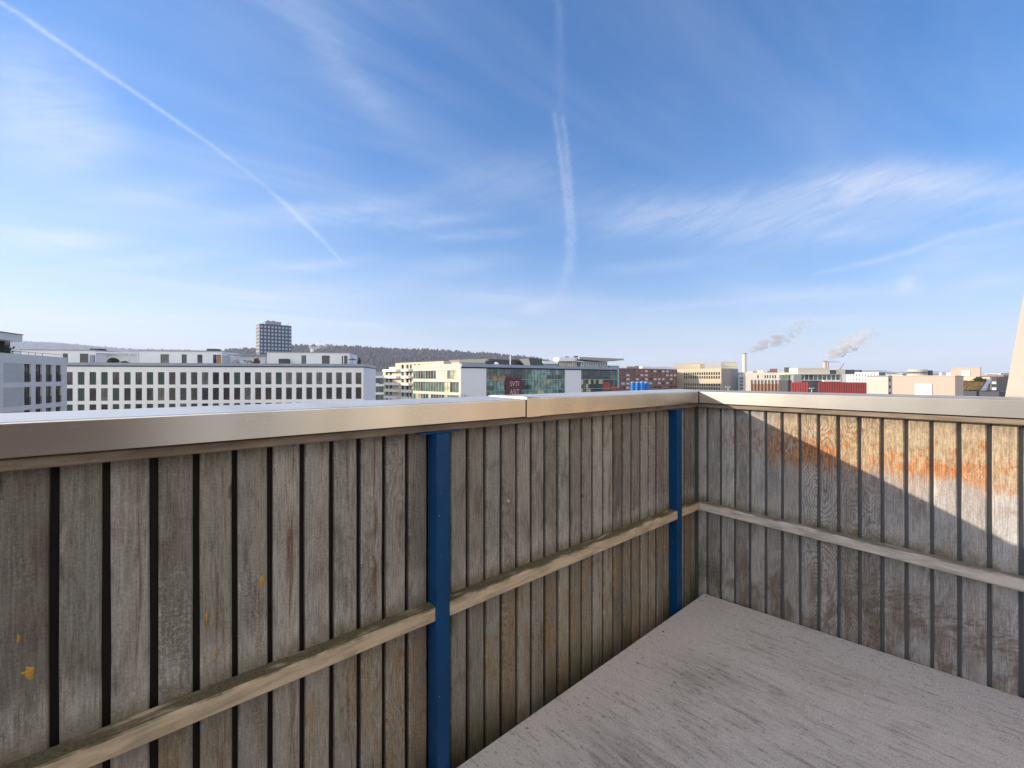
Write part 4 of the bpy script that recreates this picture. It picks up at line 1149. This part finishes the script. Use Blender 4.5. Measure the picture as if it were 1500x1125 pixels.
# ------------------------------------------------------------------ right hand group
def slat_building():
    b = Bld('slatted_building', 'cream building with dark vertical fins over terracotta infill', 'building', 1089, 330, 1158, 312)
    zt = b.z(1100, 546)
    cols = [(b.u(1080+a/6.52), b.u(1080+c/6.52)) for a, c in ((190, 205), (260, 273), (283, 296), (308, 320), (333, 346), (356, 370), (404, 416), (428, 443))]
    rows = [(b.z(1120, 554), b.z(1120, 549.6))]
    b.facade(M_CREAM2, 0, b.W, 0, zt, cols, rows, .4, back=18)
    b.windows(cols, rows, [M_GLD, M_GLB], .2)
    b.box('terracotta_infill', M_TERRA, (b.u(1100.5), b.W-.1, -.12, -.003, 8, b.z(1130, 562.5)))
    mb = MB()
    for i in range(12): uu = b.u(1100.3)+(b.W-b.u(1100.3)-.5)*i/11; mb.box(uu, uu+.55, -.6, -.125, 6, b.z(1130, 556.5))
    mb.build('fin', M_FRAME, b.root)
    b.box('stair_head', M_CREAM2, (b.u(1108), b.u(1118), 3, 9, zt+.002, b.z(1113, 542.2)), (b.u(1147), b.u(1158), 4, 9, zt+.002, b.z(1152, 543.5)))
    b.box('roof_box', M_REDBR, (b.u(1127), b.u(1137.5), 3, 8, zt+.002, b.z(1132, 540))); b.box('vent_box', M_DGREY, (b.u(1148.5), b.u(1156), 3, 3.99, zt+.002, b.z(1152, 538)))
slat_building()
def red_fence():
    for i, (xa, xb, da, db, lab) in enumerate(((1158.5, 1184.5, 250, 245, 'short red slatted screen wall beside the cream finned building'), (1199, 1273, 243, 236, 'long red slatted screen wall in front of the white gridded block'))):
        b = Bld('slatted_screen', lab, 'screen wall', xa, da, xb, db)
        zt = b.z((xa+xb)/2, 559.7); mb = MB(); n = int(b.W/1.15)
        for k in range(n): uu = b.W*k/n; mb.box(uu, uu+b.W/n*.72, 0, .35, 0, zt)
        mb.build('slat', M_RED, b.root)
        b.box('frame', M_DGREY, (0, b.W, .352, .6, 0, zt-.3)); b.box('rail', M_DGREY, (0, b.W, -.06, -.003, zt-2.3, zt-2.1))
red_fence()
def hall():
    b = Bld('cream_hall', 'long plain cream upper hall above a green glazed storey', 'building', 1166, 300, 1218, 296)
    z1, z0 = b.z(1190, 538.8), b.z(1190, 548)
    b.box('upper_wall', M_CREAM2, (b.u(1171), b.W, 2, 20, z0, z1))
    b.box('glazed_storey', M_GLG, (-4, b.u(1232), 1, 18, b.z(1190, 557), z0-.3)); b.box('eaves', M_CREAM, (-4, b.u(1233), -1, 19, z0-.298, z0-.002))
    mb = MB()
    for i in range(12): uu = -3+(b.u(1231)+3)*i/11; mb.box(uu, uu+.4, .5, .99, b.z(1190, 557), z0-.302)
    mb.box(-3, b.u(1231), .55, .95, b.z(1190, 557)-.2, b.z(1190, 557)+.15)
    mb.build('mullion', M_WHITE, b.root)
    b.box('lower_wall', M_DGREY, (-5, b.u(1232), .8, 18, 0, b.z(1190, 557)-.002)); b.box('balcony_band', M_WHITE, (b.u(1205), b.u(1230), -1.2, .79, b.z(1215, 559), b.z(1215, 556.8)))
    b.box('right_box', M_CREAM2, (b.u(1228.5), b.u(1242), 3, 12, z0, b.z(1235, 540.5))); b.box('dark_box', M_DGREY, (b.u(1218.5), b.u(1228), 3, 12, z0, b.z(1223, 541.5)), (b.u(1242.5), b.u(1256), 3, 12, z0, b.z(1250, 541.5)))
    b.box('grey_link', M_GREY, (b.u(1158.5), b.u(1170), -4, -1.1, 0, b.z(1165, 549)))
hall()
def white_grid():
    b = Bld('white_grid_block', 'white gridded office block beyond the red screen wall', 'building', 1240, 370, 1287, 350)
    zt = b.z(1270, 545.3); n = 11; p = b.W/n
    cols = [(i*p+.8, (i+1)*p-.6) for i in range(n)]; rows = [(zt-1.5-2.3-3.6*i, zt-1.5-3.6*i) for i in range(6)]
    b.facade(M_WHITE, 0, b.W, 0, zt, cols, rows, .5, back=10); b.windows(cols, rows, [M_GLD, M_GLC], .3, seed=8)
    b.box('flank', simple('blue_grey_flank', (.10, .13, .18), .6, .1), (b.W+.003, b.W+.3, 0, 12, 0, zt-.1))
    b.box('roof_plant', M_DGREY, (b.u(1246), b.u(1256), 3, 8, zt+.002, b.z(1250, 541.8)))
white_grid()
def near_boxes():
    for (nm, lab, xl, dl, xr, dr, yt, sx, panel, dep) in (
        ('roof_house', 'low beige roof house with a square white panel just beyond the parapet', 1307, 46, 1399, 42.2, 550.8, 1405, (1340.5, 1364.5, 562.5, 600), 5.9),
        ('roof_house', 'taller beige roof house with a small white panel behind the low one', 1393, 76, 1436, 73.3, 538.2, 1440, (1408.5, 1420.5, 543.2, 551), 5)):
        b = Bld(nm, lab, 'roof house', xl, dl, xr, dr, 'beige roof houses')
        zt = b.z((xl+xr)/2, yt)
        b.box('wall', M_PINK, (0, b.W, 0, dep, 0, zt)); b.box('roof_edge', M_CREAM2, (-.05, b.W+.05, -.05, dep+.05, zt+.002, zt+.05))
        u0, u1 = b.u(panel[0]), b.u(panel[1]); z1, z0 = b.z(panel[0], panel[2]), b.z(panel[0], panel[3])
        b.box('white_panel', M_WHITE, (u0, u1, -.05, -.003, z0, z1)); b.box('panel_frame', M_CREAM2, (u0-.04, u0-.002, -.06, -.003, z0, z1), (u1+.002, u1+.04, -.06, -.003, z0, z1), (u0-.04, u1+.04, -.06, -.003, z1+.002, z1+.04), join=True)
    b = Bld('roof_garden', 'brown planted roof garden behind a beige wall and blue gutter', 'roof garden', 1409, 62, 1452, 58)
    zt = b.z(1430, 552.5, 9)
    b.box('back_wall', M_BEIGE, (b.u(1405, 9), b.u(1450, 9), 9, 9.3, 0, zt)); zb_ = b.z(1430, 572, 0)
    mb = MB(); rg = random.Random(5)
    for _ in range(420):
        t = rg.random(); v = .4+8.4*t; u_ = b.u(1412, v)+(b.u(1444-10*(1-t), v)-b.u(1412, v))*rg.random()
        mb.blob((u_, v, zb_+1.2*t+rg.uniform(-.05, .12)), (.22, .3, .09), rg, .5, 1)
    mb.build('sedum', M_DRY, b.root)
    mb = MB()
    for _ in range(220): 
        an = rg.uniform(0, math.pi); mb.blob((b.u(1434, 8)+math.cos(an)*1.1*rg.random(), 8+rg.uniform(-.3, .3), zb_+1.2+math.sin(an)*.75*rg.random()), (.12, .12, .08), rg, .4, 1)
    mb.build('shrub', M_LEAF, b.root)
    b.box('deck', M_DGREY, (-3, b.W+1, 0, 9.6, 0, zb_-.1))
    mb = MB(); n = 12
    A, C_ = (b.u(1436, .2), .2, zb_+.0), (b.u(1447, 8.8), 8.8, zb_+1.6)
    mb.face([A, (A[0]+.6, A[1], A[2]), (C_[0]+.6, C_[1], C_[2]), C_]); mb.face([A, C_, (C_[0], C_[1], C_[2]-.5), (A[0], A[1], A[2]-.5)])
    mb.build('gutter', M_ZINC, b.root)
    b = Bld('balcony_tower', 'narrow dark stair tower with white balcony slabs right of the roof garden', 'building', 1450, 90, 1460, 88)
    zt = b.z(1455, 552); b.box('core', M_DGREY, (0, b.W, 0, 5, 0, zt))
    for i in range(5): b.box('balcony', M_WHITE, (.15+.2*(i % 2), b.W-.1, -1, -.003, zt-1.0-1.25*i-.55, zt-1.0-1.25*i))
near_boxes()

def chimney(x0, x1, yt, d, lab, m_):
    p = PX((x0+x1)/2, d); r = (x1-x0)/2/F*d; zt = PZ(yt, d)
    e = empty('chimney', (p.x, p.y, 0), 0, lab, 'chimney', 'smoking chimneys on the skyline')
    mb = MB(); mb.cyl((0, 0, 0), (0, 0, zt-1.2), r*1.05, r, 20); mb.build('shaft', m_, e)
    mb = MB(); mb.cyl((0, 0, zt-1.198), (0, 0, zt), r*1.04, r*1.04, 20); mb.build('rim', M_DGREY, e)
chimney(1088, 1093.3, 517.3, 700, 'tall white chimney on the left giving off grey smoke', M_CREAM2)
chimney(1206, 1210.5, 529, 800, 'shorter beige chimney on the right giving off white smoke', M_BEIGE)

def plume(name, label, d, pts, dens, col, seed, vox):
    rg = random.Random(seed); mb = MB()
    for i in range(len(pts)-1):
        (x0, y0, r0), (x1, y1, r1) = pts[i], pts[i+1]; n = 5
        for k in range(n):
            t = k/n; x, y, r = x0+(x1-x0)*t, y0+(y1-y0)*t, (r0+(r1-r0)*t)*1.28/F*d
            p = PX(x, d)
            for _ in range(2):
                j = Vector((rg.gauss(0, .35), rg.gauss(0, .5), rg.gauss(0, .3)))*r
                q = r*rg.uniform(.55, 1.0); mb.blob((p.x+j.x, d+j.y, PZ(y, d)+j.z), (q*1.15, q, q*.9), rg, .05, 2)
    m_ = bpy.data.materials.new(name+'_volume'); m_.use_nodes = True; g = G(m_.node_tree); g.n.clear()
    out = g.node('ShaderNodeOutputMaterial'); pv = g.node('ShaderNodeVolumePrincipled'); g.l.new(pv.outputs[0], out.inputs['Volume'])
    pv.inputs['Color'].default_value = (*[.5+.5*q for q in col], 1); pv.inputs['Anisotropy'].default_value = .2
    tc = g.node('ShaderNodeNewGeometry').outputs['Position']; n_ = g.noise(tc, .11*700/d, 5, .62, .6)
    x, y, z = g.sep(tc); X0, X1 = PX(pts[0][0], d).x, PX(pts[-1][0], d).x
    fall = g.curve(x, [(X0+(X1-X0)*q, v) for q, v in dens[1]], X0, X1)
    g.l.new(g.mul(g.mul(g.step(n_, .48, .62), fall), dens[0]), pv.inputs['Density'])
    m_.cycles.volume_step_rate = .25
    o = mb.build(name, m_)
    rm = o.modifiers.new('remesh', 'REMESH'); rm.mode = 'VOXEL'; rm.voxel_size = vox
    tag(o, label, 'smoke', 'smoke plumes over the skyline')
plume('smoke_plume', 'grey smoke trailing right from the tall white chimney', 700,
      [(1093, 515.5, 1.5), (1100, 513, 3.5), (1109, 510, 5), (1118, 508, 6), (1128, 503, 6.5), (1138, 499.5, 7), (1148, 496, 6), (1158, 489, 7), (1168, 480, 7.5), (1178, 475, 7), (1186, 473, 4)],
      (.20, [(0, .9), (.3, .8), (.6, .5), (1, .15)]), (.55, .5, .52), 1, 2.0)
plume('smoke_plume', 'thick white smoke trailing right from the shorter beige chimney', 800,
      [(1210, 527.5, 1.5), (1217, 522, 4), (1226, 516, 6), (1236, 512, 6.5), (1246, 506, 8), (1256, 501, 7.5), (1264, 493, 7.5), (1273, 488, 7), (1284, 487, 4)],
      (.30, [(0, 1), (.4, .85), (.6, .45), (1, .14)]), (.82, .80, .79), 2, 2.2)
plume('smoke_plume', 'small pale steam puff above the right end of the white block roof', 300,
      [(456, 511, 2), (460, 506, 4.5), (468, 506, 4), (476, 508, 4), (484, 507, 3)], (.13, [(0, 1), (1, .5)]), (.9, .9, .9), 3, .8)
def steam_vent():
    p = PX(457.5, 300); mb = MB(); mb.cyl((p.x, p.y, 0), (p.x, p.y, PZ(511, 300)), 1.2, 1.1, 12)
    tag(mb.build('vent_stack', M_WHITE), 'stubby vent stack under the steam puff behind the white block', 'vent')
    p = PX(469, 1500); mb = MB(); mb.cyl((p.x, p.y, 60), (p.x, p.y, PZ(496, 1500)), .9, .4, 6)
    tag(mb.build('radio_mast', M_GREY), 'thin radio mast on the wooded hill', 'mast')
steam_vent()

def crane(xm, d, yt, jibs, lab, group):
    p = PX(xm, d); e = empty('tower_crane', (p.x, p.y, 0), 0, lab, 'crane', group)
    zt = PZ(yt, d); mb = MB(); mb.cyl((0, 0, 0), (0, 0, zt), .8, .8, 4); mb.build('mast', M_PINKST, e)
    mb = MB()
    for (x1, y1) in jibs:
        q = PX(x1, d); mb.cyl((0, 0, zt), (q.x-p.x, 0, PZ(y1, d)), .8, .6, 4)
    mb.build('jib', M_PINKST, e)
crane(1213.5, 900, 530, [(1230, 530.3), (1209, 530)], 'red crane with a level jib beside the shorter chimney', 'red cranes')
crane(1231, 900, 540, [(1236.5, 532), (1229, 541)], 'red crane with a raised jib right of the level one', 'red cranes')

# ------------------------------------------------------------------ small near things
def barrels():
    b = Bld('equipment_platform', 'grey roof platform carrying the blue barrels beyond the corner', 'platform', 915, 30, 962, 31)
    zt = PZ(577.5, 32)-.05
    b.box('deck', M_GREY, (0, b.W, 0, 3.2, zt-.3, zt)); b.box('support', M_DGREY, (.2, b.W-.2, .2, 3, 0, zt-.302))
    mw = simple('white_barrel_cap', (.6, .6, .58), .6, .05)
    for i, (x, d, yt, w) in enumerate(((927.2, 31.6, 560, 6.8), (934.2, 32.2, 560, 6.4), (940.8, 31.5, 559.6, 6.6), (947.2, 32.4, 559.8, 6.8))):
        p = PX(x, d); r = w/2/F*d; z1 = PZ(yt, d)
        e = empty('blue_barrel', (p.x, p.y, zt), 0, ['leftmost blue barrel on the platform beyond the corner', 'second blue barrel from the left on the platform', 'third blue barrel from the left on the platform', 'rightmost blue barrel on the platform beyond the corner'][i], 'barrel', 'blue barrels on the platform')
        h = z1-zt; mb = MB()
        prof = [(0, r*.94), (.03*h, r), (.30*h, r), (.32*h, r*1.04), (.35*h, r*1.04), (.37*h, r), (.63*h, r), (.65*h, r*1.04), (.68*h, r*1.04), (.70*h, r), (.96*h, r), (h, r*.94)]
        for (za, ra), (zb_, rb_) in zip(prof, prof[1:]): mb.cyl((0, 0, za), (0, 0, zb_), ra, rb_, 20, cap=False)
        mb.cyl((0, 0, 0), (0, 0, .001), r*.94, r*.94, 20); mb.build('drum', M_BARREL, e, smooth=True)
        mb = MB(); mb.cyl((0, 0, h), (0, 0, h+.025), r*.9, r*.85, 20); mb.build('lid', mw, e)
barrels()
def tposts():
    for x, d, y, lab in ((1066.5, 160, 566, 'beige floodlight mast with a crossbar in front of the beige office'), (1189, 170, 568, 'white floodlight mast with a flat head between the red screens'), (549.5, 120, 561, 'thin white street lamp mast beside the white block end')):
        p = PX(x, d); z = PZ(y, d); e = empty('floodlight_mast', (p.x, p.y, 0), 0, lab, 'mast', 'floodlight masts')
        mb = MB(); mb.cyl((0, 0, 0), (0, 0, z-.4), .18, .14, 8); mb.build('pole', M_CREAM2, e)
        mb = MB(); mb.box(-.95, .95, -.2, .2, z-.398, z); mb.build('head', M_CREAM2, e)
tposts()
def bare_tree(x, d, yt, lab, seed):
    p = PX(x, d); rg = random.Random(seed); ht = PZ(yt, d)
    e = empty('bare_tree', (p.x, p.y, 0), 0, lab, 'tree', 'bare winter trees')
    tr = MB(); tw = MB()
    tr.cyl((0, 0, 0), (0, 0, ht*.45), .28, .19, 8)
    def grow(q, dr_, ln, r, n):
        e_ = q+dr_*ln; (tr if n > 4 else tw).cyl(q, e_, r, r*.62, 5, cap=False)
        if n <= 0: return
        for _ in range(3 if n > 1 else 2):
            nd = (dr_+Vector((rg.gauss(0, .42), rg.gauss(0, .42), rg.gauss(.12, .2)))).normalized(); grow(e_, nd, ln*rg.uniform(.6, .82), r*.6, n-1)
    grow(Vector((0, 0, ht*.45)), Vector((0, 0, 1)), ht*.17, .19, 5)
    tr.build('trunk', M_BARK, e); tw.build('crown', M_BARK, e)
bare_tree(683, 112, 574, 'bare twiggy tree in front of the left white end panel', 3)
bare_tree(654, 110, 577, 'bare tree in front of the sunlit flank of the glass office', 5)

# ------------------------------------------------------------------ distant town
def far_town():
    mats = [simple('far_cream', (.50, .46, .40), .8, .05), simple('far_white', (.62, .61, .58), .8, .05), simple('far_grey', (.30, .31, .33), .8, .05), simple('far_roof', (.22, .12, .09), .8, .1)]
    rg = random.Random(12)
    def blk(x0, x1, y, d, m_, lab, floors=3):
        b = Bld('distant_building', lab, 'building', x0, d, x1, d*1.01, 'far town blocks on the horizon')
        zt = b.z((x0+x1)/2, y); dp = b.W*.6+6
        b.box('wall', mats[m_], (0, b.W, 0, dp, 0, zt)); b.box('roof', mats[2 if m_ != 2 else 1], (-.3, b.W+.3, -.3, dp+.3, zt+.003, zt+.5))
        mb = MB(); n = max(2, int(b.W/5)); p = b.W/n
        for f in range(floors):
            for i in range(n): mb.box(i*p+p*.25, i*p+p*.75, -.1, -.003, zt-2.6-3.4*f, zt-1.0-3.4*f)
        mb.build('window_row', M_GLD, b.root)
    L0 = 'small pale town block on the horizon right of the chimneys'
    for x0, x1, y, d, m_ in ((1288, 1300, 545.5, 900, 2), (1299, 1312, 546.5, 700, 0), (1322, 1336, 548.5, 420, 0), (1334, 1343, 547, 800, 2), (1366, 1376, 549, 500, 1), (1438, 1449, 548.5, 600, 0), (1446, 1462, 548.8, 480, 1), (1458, 1472, 549.5, 520, 0), (1466, 1480, 547, 900, 1), (1470, 1490, 550, 420, 3), (1301, 1310, 551.5, 210, 0)):
        blk(x0, x1, y, d, m_, L0)
    blk(1075, 1089, 546, 520, 0, 'cream block with a flat roof between the beige office and the tall chimney')
    blk(1074, 1090, 551.5, 420, 2, 'grey block in front of the cream flat roofed one left of the tall chimney', 5)
    blk(1455, 1478, 553.5, 260, 2, 'grey block under the slanted house wall at the right')
    for i in range(26):
        x = rg.uniform(905, 1480); blk(x, x+rg.uniform(6, 16), rg.uniform(543.5, 550), rg.uniform(1200, 2600), rg.choice((0, 1, 2)), 'hazy far town block on the right horizon')
    b = Bld('round_block', 'beige rounded block rising behind the low roof house', 'building', 1343, 230, 1366, 230)
    zt = b.z(1354, 541.2); mb = MB(); n = 20; r = b.W/2
    mb.cyl((r, r, 0), (r, r, zt), r, r, 24); mb.build('wall', mats[0], b.root)
    mb = MB()
    for k in range(5): mb.cyl((r, r, zt-2.2-2.4*k), (r, r, zt-1.2-2.4*k), r+.1, r+.1, 24)
    mb.build('window_band', M_GLC, b.root)
    b.box('stair_core', M_DGREY, (b.W+.1, b.W+2.2, 2, 6, 0, zt-.5))
    p = PX(1378, 60); mb = MB(); mb.cyl((p.x, p.y, 26), (p.x, p.y, PZ(547, 60)), .18, .18, 10); mb.cyl((p.x, p.y, PZ(547, 60)), (p.x, p.y, PZ(545.3, 60)), .1, .1, 10)
    tag(mb.build('vent_pipe', M_WHITE), 'short white vent pipe on the low beige roof house', 'vent')
    b = Bld('turquoise_hall', 'hall with a turquoise roof near the slanted house wall', 'building', 1459, 150, 1480, 150)
    zt = b.z(1468, 558); b.box('roof', M_TURQ, (0, b.W, 0, 10, b.z(1468, 559.5), zt+.6)); b.box('wall', mats[0], (.2, b.W-.2, .3, 9.7, 0, b.z(1468, 559.5)-.002))
far_town()

# ------------------------------------------------------------------ hills and woods
def hill(name, label, ridge, d, foot, step, col, amp, seed):
    mb = MB(); xs = [ridge[0][0]+i*step for i in range(int((ridge[-1][0]-ridge[0][0])/step)+1)]
    def ry(x):
        for (a, ya), (b_, yb) in zip(ridge, ridge[1:]):
            if a <= x <= b_: return ya+(yb-ya)*(x-a)/(b_-a)
        return ridge[-1][1]
    rows = 14; P = []
    for j in range(rows+6):
        t = j/rows; row = []
        for x in xs:
            dd = foot+(d-foot)*t; base = PZ(ry(x), d)
            if t <= 1: z = base*(t**1.25)
            else: z = base*(1-(t-1)*1.5)
            z += amp*mnoise.noise(Vector((x*.02, t*4, seed)))*min(t, 1)*min(1, abs(1-t)*5)
            p = PX(x, d) if False else Vector(((x-CX)/F*dd, dd)); row.append((p.x, p.y, max(z, -2)))
        P.append(row)
    for j in range(len(P)-1):
        for i in range(len(xs)-1): mb.face([P[j][i], P[j][i+1], P[j+1][i+1], P[j+1][i]])
    m_ = simple(name+'_soil', col, .95, .2, .004)
    o = mb.build(name, m_, smooth=True); tag(o, label, 'hill', kind='structure')
    return P, xs
def forest(P, name, label, n, h, mats, seed, zmin=10):
    rg = random.Random(seed); mb = MB(); rows, cols = len(P), len(P[0])
    for _ in range(n):
        j, i = rg.random()**.6*(rows-6.5), rg.random()*(cols-1.01); a, b_ = int(j), int(i); fj, fi = j-a, i-b_
        def L(c): return (P[a][b_][c]*(1-fi)+P[a][b_+1][c]*fi)*(1-fj)+(P[a+1][b_][c]*(1-fi)+P[a+1][b_+1][c]*fi)*fj
        x, y, z = L(0), L(1), L(2)
        if z < zmin: continue
        hh = h*rg.uniform(.6, 1.25); k = mnoise.noise(Vector((x*.004, y*.004, seed)))+rg.gauss(0, .25)
        if k > .28:                              # conifer
            nn = len(mb.v); w = hh*.26; m = 5
            mb.v.append((x, y, z+hh*1.1))
            for q in range(m): t = 2*math.pi*q/m+rg.random(); mb.v.append((x+math.cos(t)*w, y+math.sin(t)*w, z))
            for q in range(m): mb.f.append((nn, nn+1+q, nn+1+(q+1) % m)); mb.uv.append([(0, 0)]*3); mb.b.append((0, 0)); mb.mi.append(2)
        else:
            mb.blob((x, y, z+hh*.5), (hh*.38, hh*.38, hh*.5), rg, .38, 1, 0 if rg.random() < .6 else 1)
    o = mb.build(name, mats); tag(o, label, 'forest', kind='stuff')
bm_ = [simple('bare_crown_brown', (.068, .060, .072), .95, .3, .05), simple('bare_crown_rust', (.092, .068, .066), .95, .3, .05), simple('conifer_green', (.035, .045, .03), .95, .2, .05)]
P_, _x = hill('wooded_hill', 'brown wooded hill behind the glass office', [(330, 513), (363, 511), (428, 506), (484, 506), (520, 508), (587, 511.5), (627, 512.5), (680, 516), (720, 518.5), (740, 521), (773, 523), (793, 527), (830, 534), (880, 546), (910, 556)], 2100, 1250, 6, (.09, .07, .05), 10, 1.0)
forest(P_, 'forest', 'brown winter wood covering the hill', 9000, 13, bm_, 3)
P_, _x = hill('far_hill', 'pale hazy hill behind the white block', [(-160, 500), (36, 500), (80, 501.5), (140, 507), (187, 511), (280, 513), (330, 514), (400, 516), (500, 520), (640, 530), (760, 545)], 5200, 3600, 8, (.08, .075, .06), 25, 5.0)
forest(P_, 'forest', 'pale hazy wood covering the far hill', 6000, 26, bm_, 4, 60)
P_, _x = hill('distant_ridge', 'faint blue ridge on the right horizon', [(1130, 552), (1200, 546), (1240, 542.5), (1290, 542), (1310, 545), (1370, 544), (1400, 545.5), (1480, 549), (1560, 552)], 7500, 5600, 10, (.05, .055, .06), 20, 9.0)
P_, _x = hill('distant_ridge', 'faintest grey ridge behind the red brick block', [(860, 552), (900, 541), (930, 538), (975, 537), (1010, 540), (1060, 546), (1130, 552)], 9500, 8000, 10, (.06, .06, .065), 20, 4.0)

# ------------------------------------------------------------------ haze
def haze():
    m_ = bpy.data.materials.new('haze_air'); m_.use_nodes = True; g = G(m_.node_tree); g.n.clear()
    out = g.node('ShaderNodeOutputMaterial'); pv = g.node('ShaderNodeVolumePrincipled'); g.l.new(pv.outputs[0], out.inputs['Volume'])
    pv.inputs['Color'].default_value = (.72, .82, 1.0, 1); pv.inputs['Density'].default_value = 1.0e-4; pv.inputs['Anisotropy'].default_value = .0
    mb = MB(); mb.box(-12500, 12500, -3500, 13000, -3, 640)
    tag(mb.build('haze', m_), 'thin blue winter haze over the town', 'haze', kind='stuff')
haze()
